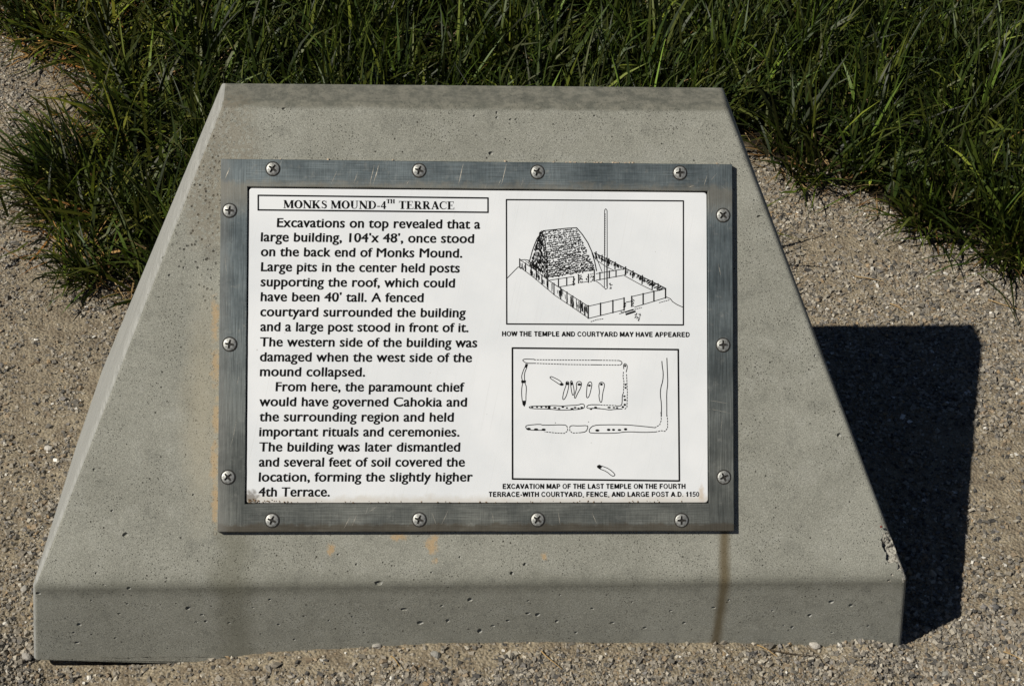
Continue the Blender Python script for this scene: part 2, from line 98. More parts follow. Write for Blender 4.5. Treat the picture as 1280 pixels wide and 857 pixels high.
# ---------------------------------------------------------------- node helpers
class NT:
    def __init__(s, name):
        s.m = bpy.data.materials.new(name); s.m.use_nodes = True
        s.t = s.m.node_tree; s.b = s.t.nodes['Principled BSDF']
    def n(s, typ, ins=None, **kw):
        nd = s.t.nodes.new(typ)
        for k, v in kw.items(): setattr(nd, k, v)
        for k, v in (ins or {}).items(): s.set(nd.inputs[k], v)
        return nd
    def set(s, sock, v):
        if isinstance(v, bpy.types.NodeSocket): s.t.links.new(v, sock)
        elif v is not None:
            if isinstance(v, tuple) and len(v) == 3 and sock.type == 'RGBA': v = v+(1,)
            sock.default_value = v
    def coord(s, k='Object'): return s.n('ShaderNodeTexCoord').outputs[k]
    def noise(s, vec, scale, detail=4, rough=.6, dist=0):
        return s.n('ShaderNodeTexNoise', {'Vector': vec, 'Scale': scale, 'Detail': detail, 'Roughness': rough, 'Distortion': dist}).outputs[0]
    def vor(s, vec, scale, out=0, feature='F1', rnd=1):
        return s.n('ShaderNodeTexVoronoi', {'Vector': vec, 'Scale': scale, 'Randomness': rnd}, feature=feature).outputs[out]
    def ramp(s, f, a, b, lo=0., hi=1.):
        return s.n('ShaderNodeMapRange', {0: f, 1: a, 2: b, 3: lo, 4: hi}, interpolation_type='SMOOTHSTEP').outputs[0]
    def math(s, op, a, b=None, c=None):
        nd = s.n('ShaderNodeMath', operation=op); s.set(nd.inputs[0], a)
        if b is not None: s.set(nd.inputs[1], b)
        if c is not None: s.set(nd.inputs[2], c)
        return nd.outputs[0]
    def mix(s, f, a, b, blend='MIX'):
        nd = s.n('ShaderNodeMix', data_type='RGBA', blend_type=blend)
        s.set(nd.inputs[0], f); s.set(nd.inputs[6], a); s.set(nd.inputs[7], b)
        return nd.outputs[2]
    def map(s, vec, loc=(0, 0, 0), scale=(1, 1, 1), rot=(0, 0, 0), typ='POINT'):
        return s.n('ShaderNodeMapping', {'Vector': vec, 'Location': loc, 'Scale': scale, 'Rotation': rot}, vector_type=typ).outputs[0]
    def blob(s, vec, c, r, wob=None, soft=.5):
        """1 inside an ellipsoid patch centred at c with radii r, edge broken up by wob"""
        v = s.map(vec, loc=c, scale=r, typ='TEXTURE')
        d = s.n('ShaderNodeVectorMath', {0: v}, operation='LENGTH').outputs['Value']
        if wob is not None: d = s.math('ADD', d, wob)
        return s.ramp(d, 1.0, 1.0-soft)
    def bump(s, h, strength=.5, dist=.001, normal=None):
        return s.n('ShaderNodeBump', {'Height': h, 'Strength': strength, 'Distance': dist, 'Normal': normal}).outputs[0]
    def out(s, color=None, rough=None, metal=None, normal=None, spec=None):
        for k, v in (('Base Color', color), ('Roughness', rough), ('Metallic', metal), ('Normal', normal), ('Specular IOR Level', spec)):
            if v is not None: s.set(s.b.inputs[k], v)
        return s.m

def concrete_material():
    k = NT('cast_concrete'); P = k.coord()
    n1 = k.noise(P, 7, 5, .62, .6); n2 = k.noise(P, 38, 4, .6); n3 = k.noise(P, 800, 3, .75); nb = k.noise(P, 18, 4, .7)
    c = k.mix(k.ramp(n1, .3, .7), (.248, .246, .207), (.3, .298, .253))
    c = k.mix(k.math('MULTIPLY', k.ramp(n2, .5, .72), .4), c, (.345, .343, .3))
    c = k.mix(k.math('MULTIPLY', k.ramp(n2, .46, .3), .42), c, (.17, .17, .146))
    c = k.mix(1.0, c, k.mix(k.ramp(n3, .3, .7), (.62, .62, .62), (1.36, 1.36, 1.36)), 'MULTIPLY')
    # tiny air holes and grit
    v1 = k.vor(P, 330); g1 = k.ramp(nb, .38, .62)
    spk = k.math('MULTIPLY', k.ramp(v1, .24, .14), g1)
    spk = k.math('MAXIMUM', spk, k.math('MULTIPLY', k.ramp(k.vor(k.map(P, loc=(5, 2, 8)), 95), .12, .085), k.ramp(k.noise(P, 60, 2), .5, .58)))
    rag = k.math('MULTIPLY', k.blob(P, (-.335, .33, .47), (.05, .16, .19), k.math('MULTIPLY', k.math('SUBTRACT', nb, .5), .9)), k.ramp(k.vor(P, 190), .36, .2))
    spk = k.math('MAXIMUM', spk, k.math('MULTIPLY', rag, k.ramp(k.noise(P, 110, 2), .4, .58)))
    c = k.mix(k.math('MULTIPLY', spk, .9), c, (.04, .037, .03))
    v2 = k.vor(k.map(P, loc=(3, 1, 2)), 240)
    lt = k.math('MULTIPLY', k.ramp(v2, .17, .1), k.ramp(nb, .6, .4))
    c = k.mix(k.math('MULTIPLY', lt, .7), c, (.5, .49, .42))
    xyz = k.n('ShaderNodeSeparateXYZ', {0: P}).outputs
    wob = k.math('MULTIPLY', k.math('SUBTRACT', nb, .5), .9)
    # weathered top ledge: dark algae and exposed grit
    top = k.ramp(k.math('ADD', xyz[2], k.math('MULTIPLY', k.math('SUBTRACT', nb, .5), .006)), .548, .5525)
    c = k.mix(k.math('MULTIPLY', top, .85), c, k.mix(k.ramp(k.noise(P, 70, 5, .75), .35, .65), (.085, .087, .07), (.19, .182, .145)))
    sand = k.math('MULTIPLY', k.blob(P, (-.315, .35, .49), (.06, .12, .14), wob), k.ramp(k.vor(P, 210), .3, .5))
    c = k.mix(k.math('MULTIPLY', sand, .4), c, (.2, .165, .115))
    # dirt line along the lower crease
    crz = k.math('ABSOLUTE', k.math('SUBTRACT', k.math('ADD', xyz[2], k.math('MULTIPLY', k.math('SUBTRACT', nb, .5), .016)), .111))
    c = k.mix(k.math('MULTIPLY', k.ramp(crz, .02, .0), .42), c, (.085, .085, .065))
    # rust run below the right-hand end of the frame
    rx = k.math('ABSOLUTE', k.math('ADD', k.math('SUBTRACT', xyz[0], STAIN_R[0]), k.math('MULTIPLY', k.math('SUBTRACT', k.noise(k.map(P, scale=(1, .25, .25)), 60, 4, .7), .5), .007)))
    run = k.math('MULTIPLY', k.ramp(rx, .011, .001), k.ramp(xyz[2], .175, .165))
    c = k.mix(k.math('MULTIPLY', run, .8), c, (.1, .072, .03))
    lx = k.math('ABSOLUTE', k.math('ADD', k.math('SUBTRACT', xyz[0], STAIN_L[0]), k.math('MULTIPLY', k.math('SUBTRACT', k.noise(P, 22, 2), .5), .03)))
    run2 = k.math('MULTIPLY', k.ramp(lx, .034, .004), k.ramp(xyz[2], .175, .165))
    c = k.mix(k.math('MULTIPLY', run2, .4), c, (.1, .095, .06))
    # orange lichen and rust beside the frame
    f = None
    for i, p in enumerate(ORANGE):
        r = (.0065, .034, .04) if i < 5 else [(.01, .02, .014), (.012, .01, .006), (.008, .01, .008), (.005, .006, .005), (.006, .006, .006)][i-5]
        b = k.blob(P, tuple(p), r, k.math('MULTIPLY', k.math('SUBTRACT', k.noise(P, 110, 4, .7), .5), 3.0), .9)
        f = b if f is None else k.math('MAXIMUM', f, b)
    c = k.mix(k.math('MULTIPLY', f, .58), c, (.47, .3, .13))
    halo = k.blob(P, (-.335, .15, .27), (.035, .17, .19), wob, .9)
    c = k.mix(k.math('MULTIPLY', halo, .45), c, (.42, .375, .27))
    # smooth form-cast flank: paler, few holes, drag marks
    nx_ = k.n('ShaderNodeSeparateXYZ', {0: k.n('ShaderNodeNewGeometry').outputs['True Normal']}).outputs[0]
    flank = k.ramp(nx_, -.2, -.5)
    drag = k.noise(k.map(k.map(P, rot=(0, .5, 0)), scale=(300, 12, 12)), 1, 3, .6)
    c = k.mix(k.math('MULTIPLY', flank, .85), c, k.mix(k.ramp(drag, .3, .7), (.27, .27, .25), (.37, .37, .345)))
    h = k.math('ADD', k.math('MULTIPLY', n3, .35), k.math('MULTIPLY', k.noise(P, 120, 4, .7), .5))
    h = k.math('SUBTRACT', h, k.math('MULTIPLY', spk, 1.2))
    nm = k.bump(h, .7, .0009)
    return k.out(c, .92, 0, nm, .25)

def chip_material():
    k = NT('broken_concrete'); P = k.coord()
    c = k.mix(k.ramp(k.vor(P, 260, 0), .2, .55), (.17, .155, .13), (.46, .44, .38))
    nm = k.bump(k.noise(P, 260, 5, .8), 1, .003)
    return k.out(c, .95, 0, nm, .2)

def metal_material():
    k = NT('brushed_metal'); P = k.coord()      # object space of the flat frame, metres
    sc = k.n('ShaderNodeSeparateXYZ', {0: P}).outputs
    horiz = k.math('LESS_THAN', k.math('ABSOLUTE', sc[0]), .286)
    bru = k.noise(k.map(P, scale=(18, 900, 1)), 1, 3, .7); brv = k.noise(k.map(P, scale=(900, 18, 1)), 1, 3, .7)
    br = k.n('ShaderNodeMix', {0: horiz, 2: brv, 3: bru}, data_type='FLOAT').outputs[0]
    br = k.math('ADD', k.math('MULTIPLY', br, .62), k.math('MULTIPLY', k.noise(k.map(P, scale=(1100, 30, 1)), 1, 3, .7), .38))
    n1 = k.noise(P, 16, 5, .65); n2 = k.noise(P, 90, 4, .7)
    c = k.mix(k.ramp(n1, .2, .8), (.09, .112, .118), (.175, .205, .212))
    low = k.ramp(sc[1], .12, -.2)
    c = k.mix(k.math('MULTIPLY', low, .8), c, k.mix(k.ramp(n1, .2, .8), (.115, .119, .105), (.195, .195, .168)))
    c = k.mix(k.math('MULTIPLY', k.ramp(n2, .55, .75), .45), c, (.3, .3, .27))
    c = k.mix(1.0, c, k.mix(k.ramp(br, .36, .64), (.66, .66, .66), (1.34, 1.34, 1.34)), 'MULTIPLY')
    # random scuffs
    r1 = k.noise(k.map(k.map(P, rot=(0, 0, .35)), scale=(1100, 45, 1)), 1, 1, .5)
    r2 = k.noise(k.map(k.map(P, rot=(0, 0, -.9)), scale=(1200, 40, 1)), 1, 1, .5)
    sf = k.math('MAXIMUM', k.ramp(r1, .7, .82), k.ramp(r2, .71, .83))
    sf = k.math('MULTIPLY', sf, k.ramp(n1, .4, .55))
    c = k.mix(k.math('MULTIPLY', sf, .55), c, (.5, .48, .42))
    # grime along the lower edge and pale oxide along the outer edge
    gr = k.ramp(k.math('ADD', sc[1], k.math('MULTIPLY', k.math('SUBTRACT', n2, .5), .012)), -.2165, -.2215)
    c = k.mix(k.math('MULTIPLY', gr, .65), c, (.085, .065, .04))
    lf = k.ramp(k.math('ADD', sc[0], k.math('MULTIPLY', k.math('SUBTRACT', n2, .5), .02)), -.298, -.316)
    c = k.mix(k.math('MULTIPLY', lf, .4), c, (.27, .265, .24))
    tp = k.math('MULTIPLY', k.ramp(k.math('ADD', sc[1], k.math('MULTIPLY', k.math('SUBTRACT', n2, .5), .03)), .206, .193), k.ramp(sc[1], .15, .19))
    c = k.mix(k.math('MULTIPLY', tp, .45), c, (.3, .265, .2))
    nm = k.bump(k.math('ADD', k.math('MULTIPLY', br, .6), n2), .25, .0004)
    return k.out(c, k.ramp(n1, .3, .7, .42, .6), .55, nm, .4)

def simple(name, col, rough=.6, metal=0., spec=.5, var=None, scale=60, bump=0):
    k = NT(name); P = k.coord()
    n = k.noise(P, scale, 4, .6)
    c = k.mix(k.ramp(n, .35, .65), tuple(x*(1-(var or .12)) for x in col), tuple(min(1, x*(1+(var or .12))) for x in col))
    nm = k.bump(n, bump, .001) if bump else None
    return k.out(c, rough, metal, nm, spec)

def panel_material():
    k = NT('white_printed_panel'); P = k.coord()
    n = k.noise(P, 9, 4, .6); n2 = k.noise(P, 160, 3, .7)
    c = k.mix(k.ramp(n, .3, .7), (.73, .75, .76), (.8, .812, .815))
    s1 = k.noise(k.map(k.map(P, rot=(0, 0, .2)), scale=(900, 8, 1)), 1, 1, .5)
    c = k.mix(k.math('MULTIPLY', k.ramp(s1, .62, .78), .28), c, (.55, .55, .53))
    sc = k.n('ShaderNodeSeparateXYZ', {0: P}).outputs
    # grime washed down against the bottom edge and into the lower corners
    e = k.math('ADD', sc[1], k.math('MULTIPLY', k.math('SUBTRACT', k.noise(P, 55, 4, .7), .5), .016))
    c = k.mix(k.math('MULTIPLY', k.ramp(e, -.181, -.191), .5), c, (.5, .44, .34))
    b1 = k.blob(P, (-.277, -.186, 0), (.012, .011, .1), k.math('MULTIPLY', k.math('SUBTRACT', k.noise(P, 200, 3), .5), 1.4), .6)
    c = k.mix(k.math('MULTIPLY', b1, .8), c, (.16, .14, .115))
    b2 = k.blob(P, (.277, -.183, 0), (.005, .016, .1), k.math('MULTIPLY', k.math('SUBTRACT', n2, .5), 1.2), .8)
    c = k.mix(k.math('MULTIPLY', b2, .5), c, (.5, .36, .2))
    c = k.mix(k.math('MULTIPLY', k.ramp(k.vor(P, 36), .045, .025), .5), c, (.35, .34, .32))
    return k.out(c, k.ramp(n, .3, .7, .3, .42), 0, k.bump(n, .05, .002), .5)

def attr_material(name, attr, rough=.85, spec=.3, trans=0., fine=0):
    k = NT(name)
    a = k.n('ShaderNodeAttribute', attribute_name=attr).outputs['Color']
    nrm = None
    if fine:
        P = k.coord(); n = k.noise(P, fine, 3, .7)
        a = k.mix(1.0, a, k.mix(k.ramp(n, .3, .7), (.75, .75, .75), (1.25, 1.25, 1.25)), 'MULTIPLY')
    m = k.out(a, rough, 0, nrm, spec)
    if trans:
        tr = k.n('ShaderNodeBsdfTranslucent', {'Color': k.mix(1.0, a, (1.0, 1.1, .5), 'MULTIPLY')})
        mx = k.n('ShaderNodeMixShader', {0: trans, 1: k.b.outputs[0], 2: tr.outputs[0]})
        k.t.links.new(mx.outputs[0], k.t.nodes['Material Output'].inputs[0])
    return m

def ground_material():
    k = NT('gravelly_earth'); P = k.coord()
    n1 = k.noise(P, 3.2, 5, .65); n2 = k.noise(P, 45, 4, .7); n3 = k.noise(P, 500, 3, .7)
    c = k.mix(k.ramp(n2, .35, .65), (.2, .162, .112), (.335, .282, .196))
    c = k.mix(1.0, c, k.mix(k.ramp(n3, .3, .7), (.6, .6, .6), (1.3, 1.3, 1.3)), 'MULTIPLY')
    v = k.vor(P, 230, 1); vd = k.vor(P, 230, 0)
    c = k.mix(k.math('MULTIPLY', k.ramp(vd, .45, .3), .5), c, k.mix(k.n('ShaderNodeSeparateXYZ', {0: v}).outputs[0], (.13, .115, .09), (.4, .36, .29)))
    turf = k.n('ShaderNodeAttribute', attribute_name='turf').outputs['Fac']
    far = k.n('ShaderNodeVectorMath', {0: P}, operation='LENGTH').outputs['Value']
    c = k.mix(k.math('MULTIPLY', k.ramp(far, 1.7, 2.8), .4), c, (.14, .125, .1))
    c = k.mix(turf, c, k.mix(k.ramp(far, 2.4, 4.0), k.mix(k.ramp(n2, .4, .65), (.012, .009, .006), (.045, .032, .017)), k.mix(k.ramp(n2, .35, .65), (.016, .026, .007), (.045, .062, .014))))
    nm = k.bump(k.math('ADD', k.math('MULTIPLY', n3, .5), k.math('SUBTRACT', 1.0, vd)), .8, .003)
    return k.out(c, .95, 0, nm, .2)

M = dict(concrete=concrete_material(), chip=chip_material(), metal=metal_material(), panel=panel_material(),
         ground=ground_material(), pebble=attr_material('crushed_stone', 'tint', .8, .35, 0, 700),
         grass=attr_material('grass_blade', 'tint', .46, .2, .1), straw=attr_material('dry_straw', 'tint', .7, .3, .1),
         ink=simple('black_ink', (.006, .006, .006), .8, 0, .1), screw=simple('zinc_screw', (.36, .36, .335), .5, .6, .5, .35, 500, .3),
         recess=simple('dark_recess', (.02, .018, .015), .8), backing=simple('dark_backing_board', (.02, .022, .024), .6),  # screw slots and washer rings share one near-black colour
         scratch=simple('bare_bright_metal', (.5, .46, .38), .5, .2, .5, .3, 300), soil=simple('dried_mud', (.2, .14, .085), .95, 0, .2, .45, 500, .6),
         stone=simple('pebble_stone', (.2, .19, .175), .8, 0, .3, .3, 300, .4), red=simple('red_berry', (.16, .02, .015), .7))

# ---------------------------------------------------------------- ground height
def sstep(a, b, x):
    t = np.clip((x-a)/(b-a), 0, 1); return t*t*(3-2*t)
rng = np.random.default_rng(7)
_ph = rng.uniform(0, 6.28, (14, 2)); _fr = rng.uniform(-1, 1, (14, 2)); 
def wav(x, y, f0):
    r = 0
    for i in range(14):
        f = f0*(1+.35*i); r = r+np.sin(x*f*_fr[i, 0]*1.4+y*f*_fr[i, 1]*1.4+_ph[i, 0])/(1+.45*i)
    return r/3.2
def ground_z(x, y):
    x = np.asarray(x, float); y = np.asarray(y, float)
    z = .004*wav(x, y, 9)+.0022*wav(x+7, y-3, 34)
    near = sstep(.16, .02, np.abs(y+.03))                            # gravel banked along the front of the plinth
    bank = np.interp(x, [-.62, -.53, -.42, -.33, -.28, -.2, -.05, .1, .22, .33, .45, .5, .56], [-.012, -.03, -.024, -.014, -.004, .003, .013, .013, .01, .008, .001, .011, -.006])
    amt = near*sstep(.66, .56, np.abs(x))
    z = z*(1-.75*amt)+bank*amt
    return z - .02*sstep(.0, .05, y)*sstep(.56, .55, y)*sstep(.5, .44, np.abs(x)) + .0

# turf outline (metres on the ground)
LX = np.array(GRASS_L); RX = np.array(GRASS_R)
def turf(x, y):
    """signed: >0 inside the turf (metres from its ragged edge)"""
    x = np.asarray(x, float); y = np.asarray(y, float)
    o = np.argsort(LX[:, 1]); xl = np.interp(y, LX[o, 1], LX[o, 0])
    xl = np.where(y < LX[:, 1].min(), xl+(LX[:, 1].min()-y)*2.5, xl)
    yr = np.interp(x, RX[:, 0], RX[:, 1]); yr = np.where(x > RX[-1, 0], RX[-1, 1]-.1*(x-RX[-1, 0]), yr)
    jit = .018*wav(x*1.0, y, 30)
    dl = (x-xl)*.8; dr = np.where(x > .4, y-yr, 1)
    return np.minimum(np.minimum(dl, dr), y-.575)+jit

def axis(lo, hi, step, far):
    core = list(np.arange(lo, hi+step/2, step)); a = []; d = step; v = lo
    while v > -far: d *= 1.28; v -= d; a.append(v)
    b = []; d = step; v = core[-1]
    while v < far: d *= 1.28; v += d; b.append(v)
    return np.array(a[::-1]+core+b)
xs = axis(-1.1, 1.5, .0075, 60); ys = axis(-.3, 2.2, .0075, 60)
X, Y = np.meshgrid(xs, ys); Zg = ground_z(X, Y)
near_mask = (np.abs(X) < 2.5) & (Y > -1.2) & (Y < 3)
Zg = np.where(near_mask, Zg, Zg*.5)
Zg = Zg + np.where(near_mask, rng.normal(0, .0008, X.shape), 0)
nx, ny = len(xs), len(ys)
idx = np.arange(nx*ny).reshape(ny, nx)
F = np.stack([idx[:-1, :-1], idx[:-1, 1:], idx[1:, 1:], idx[1:, :-1]], -1).reshape(-1, 4)
gm = fast_mesh('ground', np.stack([X, Y, Zg], -1).reshape(-1, 3), F, 4, True)
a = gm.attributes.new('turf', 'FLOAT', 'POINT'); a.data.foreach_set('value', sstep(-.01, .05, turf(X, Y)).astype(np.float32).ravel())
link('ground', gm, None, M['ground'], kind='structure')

# ---------------------------------------------------------------- the marker: plinth
root = bpy.data.objects.new('information_marker', None); COL.objects.link(root)
root.empty_display_size = .2
root['label'] = 'grey concrete plinth with sloped face carrying a metal framed white information plaque'
root['category'] = 'information sign'

def build_plinth():
    B = {k: Vector(v) for k, v in BLOCK.items()}
    bm = bmesh.new()
    r = random.Random(3)
    zb = -.008
    def dn(p, q, z):   # continue an edge q->p down to height z
        t = (z-q.z)/(p.z-q.z); return q+(p-q)*t
    gl, gr_ = dn(B['GL'], B['LL'], zb), dn(B['GR'], B['LR'], zb)
    bl, br = Vector((B['BL'].x, B['BL'].y, -.05)), Vector((B['BR'].x, B['BR'].y, -.05))
    v = {k: bm.verts.new(p) for k, p in B.items() if k in ('TLb', 'TRb', 'TLf', 'TRf', 'LL', 'LR')}
    vgl, vgr, vbl, vbr = bm.verts.new(gl), bm.verts.new(gr_), bm.verts.new(bl), bm.verts.new(br)
    n = 150; front = []
    s = B['LL']-B['GL']
    for i in range(1, n):
        x = gl.x+(gr_.x-gl.x)*i/n
        z = zb+.0035*noise.noise(Vector((x*14, 3, 0)))+.003*noise.noise(Vector((x*60, 1, 0)))+.0015*r.uniform(-1, 1)
        z -= .0
        if x > -.25: z -= .02
        y = s.y/s.z*z
        front.append(bm.verts.new((x, y, z)))
    F_ = lambda *a: bm.faces.new(a)
    F_(v['TLf'], v['TRf'], v['TRb'], v['TLb'])
    F_(v['LL'], v['LR'], v['TRf'], v['TLf'])
    bm.faces.new([v['LR'], v['LL'], vgl]+front+[vgr])
    bm.faces.new([vgl, vbl, vbr, vgr]+front[::-1])
    F_(v['TLb'], v['TRb'], vbr, vbl)
    F_(v['LL'], vbl, vgl); F_(v['LL'], v['TLf'], v['TLb'], vbl)
    F_(v['LR'], vgr, vbr); F_(v['LR'], vbr, v['TRb'], v['TRf'])
    bmesh.ops.recalc_face_normals(bm, faces=bm.faces)
    def edge(a, b):
        return bm.edges.get((a, b))
    def bev(es, off, seg):
        bmesh.ops.bevel(bm, geom=[e for e in es if e], offset=off, segments=seg, profile=.5, affect='EDGES', clamp_overlap=True)
    es = [edge(v['LL'], v['LR']), edge(v['TLf'], v['TRf']), edge(v['TLf'], v['LL']), edge(v['TRf'], v['LR']), edge(v['LL'], vgl), edge(v['LR'], vgr), edge(v['TLb'], v['TRb']), edge(v['TLf'], v['TLb']), edge(v['TRf'], v['TRb'])]
    bev(es, .0055, 4)
    me = bpy.data.meshes.new('plinth_block'); bm.to_mesh(me); bm.free()
    return me

def cutter_mesh():
    """air pockets and the broken edge as one set of closed, separate lumps"""
    r = random.Random(11); bm = bmesh.new()
    fn = Vector(FACE_N); done = []
    ln = Vector((0, -BLOCK['LL'][2], BLOCK['LL'][1])).normalized()
    for x, y, z, rad, side in PITS:
        if any((Vector((x, y, z))-q).length < rad+qr+.003 for q, qr in done): continue
        done.append((Vector((x, y, z)), rad)); rad *= 1.3
        nrm = [ln, fn, Vector((0, 0, 1))][int(side)]
        t = bmesh.ops.create_icosphere(bm, subdivisions=2, radius=rad)
        sx, sy = r.uniform(.8, 1.35), r.uniform(.7, 1.1)
        q = nrm.to_track_quat('Z', 'Y'); sd = r.uniform(0, 99)
        for vv in t['verts']:
            c = vv.co*(1+.35*noise.noise(vv.co/rad*1.1+Vector((sd, 0, 0))))
            vv.co = Vector((x, y, z))+q @ Vector((c.x*sx, c.y*sy, c.z*.95))-nrm*rad*.12
    # chipped right-hand edge
    p0, p1 = Vector(CHIP[0]), Vector(CHIP[3]); ax = (p1-p0); L = ax.length; ax.normalize()
    side = Vector((1, 0, .5)).normalized(); side = (side-ax*side.dot(ax)).normalized(); th = ax.cross(side)
    c0 = (p0+p1)/2+side*.0100+fn*.0125
    t = bmesh.ops.create_icosphere(bm, subdivisions=5, radius=1)
    for vv in t['verts']:
        c = vv.co.copy()
        k = 1+.38*noise.noise(Vector((c.x*4.5, c.y*2, c.z*2+4)))+.2*noise.noise(Vector((c.x*14, c.y*5, c.z*5)))+.08*noise.noise(Vector((c.x*40, c.y*12, c.z*12)))
        vv.co = c0+ax*c.x*L*.62+side*c.y*.0205*k+fn*c.z*.0190*k
    me = bpy.data.meshes.new('cutter'); bm.to_mesh(me); bm.free()
    return me

def boolean(me, cut):
    a = bpy.data.objects.new('tmp_a', me); b = bpy.data.objects.new('tmp_b', cut)
    COL.objects.link(a); COL.objects.link(b)
    md = a.modifiers.new('b', 'BOOLEAN'); md.object = b; md.operation = 'DIFFERENCE'; md.solver = 'EXACT'
    dg = bpy.context.evaluated_depsgraph_get(); dg.update()
    out = bpy.data.meshes.new_from_object(a.evaluated_get(dg))
    bpy.data.objects.remove(a); bpy.data.objects.remove(b)
    return out
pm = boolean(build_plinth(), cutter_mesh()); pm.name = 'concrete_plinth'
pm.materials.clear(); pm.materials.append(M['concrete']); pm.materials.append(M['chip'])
ch0, ch1 = Vector(CHIP[0]), Vector(CHIP[3])
for p in pm.polygons:
    p.material_index = 0
    if p.area < 2e-4:
        c = p.center
        if c.x > .49 and .11 < c.z < .175:
            nn = p.normal
            t = (c-ch0).dot((ch1-ch0).normalized())
            q = ch0+(ch1-ch0).normalized()*t
            if (c-q).length < .03 and abs(nn.dot(Vector(FACE_N))) < .97: p.material_index = 1
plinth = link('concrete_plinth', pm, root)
red_bm = bmesh.new(); bmesh.ops.create_icosphere(red_bm, subdivisions=2, radius=.0014)
for v in red_bm.verts: v.co = Vector((v.co.x*1.3, v.co.y, v.co.z))
rm = bpy.data.meshes.new('red_fleck'); red_bm.to_mesh(rm); red_bm.free()
# ---------------------------------------------------------------- frame, panel and print: flat local space at the face
FM = Matrix((Vector(FRAME_X), Vector(FRAME_V), Vector(FACE_N))).transposed().to_4x4(); FM.translation = Vector(FRAME_ORIGIN)
def flat(name, me, mat, parent, z=0., label=None, kind=None):
    o = link(name, me, parent, mat, label=label, kind=kind)
    o.matrix_world = FM @ Matrix.Translation((0, 0, z)) if parent is root else Matrix.Identity(4)
    return o
def child_flat(name, me, mat, parent, mtx=None, label=None, kind=None):
    o = link(name, me, parent, mat, label=label, kind=kind)   # parent already sits in the flat frame
    if mtx is not None: o.matrix_local = mtx
    return o

def rounded_rect(x0, x1, y0, y1, r, seg=5):
    pts = []
    for cx, cy, a0 in ((x1-r, y1-r, 0), (x0+r, y1-r, 90), (x0+r, y0+r, 180), (x1-r, y0+r, 270)):
        for i in range(seg+1):
            a = math.radians(a0+90*i/seg); pts.append((cx+r*math.cos(a), cy+r*math.sin(a)))
    return pts
def ring_mesh():
    """rectangular frame: flat ring with chamfered edges"""
    W, H = FRAME_SIZE[0]/2000, FRAME_SIZE[1]/2000
    x0, x1, y0, y1 = [t/1000 for t in OPENING]; T = .0085; c = .0007
    bm = bmesh.new(); N = 40
    def loop(xa, xb, ya, yb, z, wob=0):
        P = []
        for (ax, ay, bx, by) in ((xa, ya, xb, ya), (xb, ya, xb, yb), (xb, yb, xa, yb), (xa, yb, xa, ya)):
            for i in range(N):
                t = i/N; x = ax+(bx-ax)*t; y = ay+(by-ay)*t
                j = wob*noise.noise(Vector((x*60, y*60, 5)))
                P.append(bm.verts.new((x+(j if ax == bx else 0), y+(j if ay == by else 0), z)))
        return P
    L = [loop(-W, W, -H, H, .0005), loop(-W, W, -H, H, T-c, .0002), loop(-W+c, W-c, -H+c, H-c, T, .0004), loop(x0-c, x1+c, y0-c, y1+c, T, .0005), loop(x0, x1, y0, y1, T-c, .0004), loop(x0, x1, y0, y1, .0005)]
    for a, b in zip(L, L[1:]):
        for i in range(len(a)):
            j = (i+1) % len(a); bm.faces.new((a[i], a[j], b[j], b[i]))
    bmesh.ops.recalc_face_normals(bm, faces=bm.faces)
    me = bpy.data.meshes.new('metal_frame'); bm.to_mesh(me); bm.free(); return me
frame = flat('metal_frame', ring_mesh(), M['metal'], root, 0)

def slab(pts, z0, z1, c=.0006, cx=0, cy=0):
    bm = bmesh.new()
    a = [bm.verts.new((x, y, z0)) for x, y in pts]; b = [bm.verts.new((x, y, z1-c)) for x, y in pts]
    mx = sum(p[0] for p in pts)/len(pts); my = sum(p[1] for p in pts)/len(pts)
    t = [bm.verts.new((x-math.copysign(c, x-mx), y-math.copysign(c, y-my), z1)) for x, y in pts]
    n = len(pts)
    for q, r in ((a, b), (b, t)):
        for i in range(n): bm.faces.new((q[i], q[(i+1) % n], r[(i+1) % n], r[i]))
    bm.faces.new(t); bm.faces.new(a[::-1])
    bmesh.ops.recalc_face_normals(bm, faces=bm.faces)
    me = bpy.data.meshes.new('slab'); bm.to_mesh(me); bm.free(); return me
x0, x1, y0, y1 = [t/1000 for t in OPENING]
panel = flat('sign_panel', slab(rounded_rect(x0+.0016, x1-.0008, y0+.0008, y1-.0016, .004), .0006, .006), M['panel'], root)
bk = flat('backing_board', slab([(-FRAME_SIZE[0]/2000+.0015, -FRAME_SIZE[1]/2000+.0015), (FRAME_SIZE[0]/2000-.0015, -FRAME_SIZE[1]/2000+.0015), (FRAME_SIZE[0]/2000-.0015, FRAME_SIZE[1]/2000-.0015), (-FRAME_SIZE[0]/2000+.0015, FRAME_SIZE[1]/2000-.0015)], -.0012, .0004, .0002), M['backing'], root)

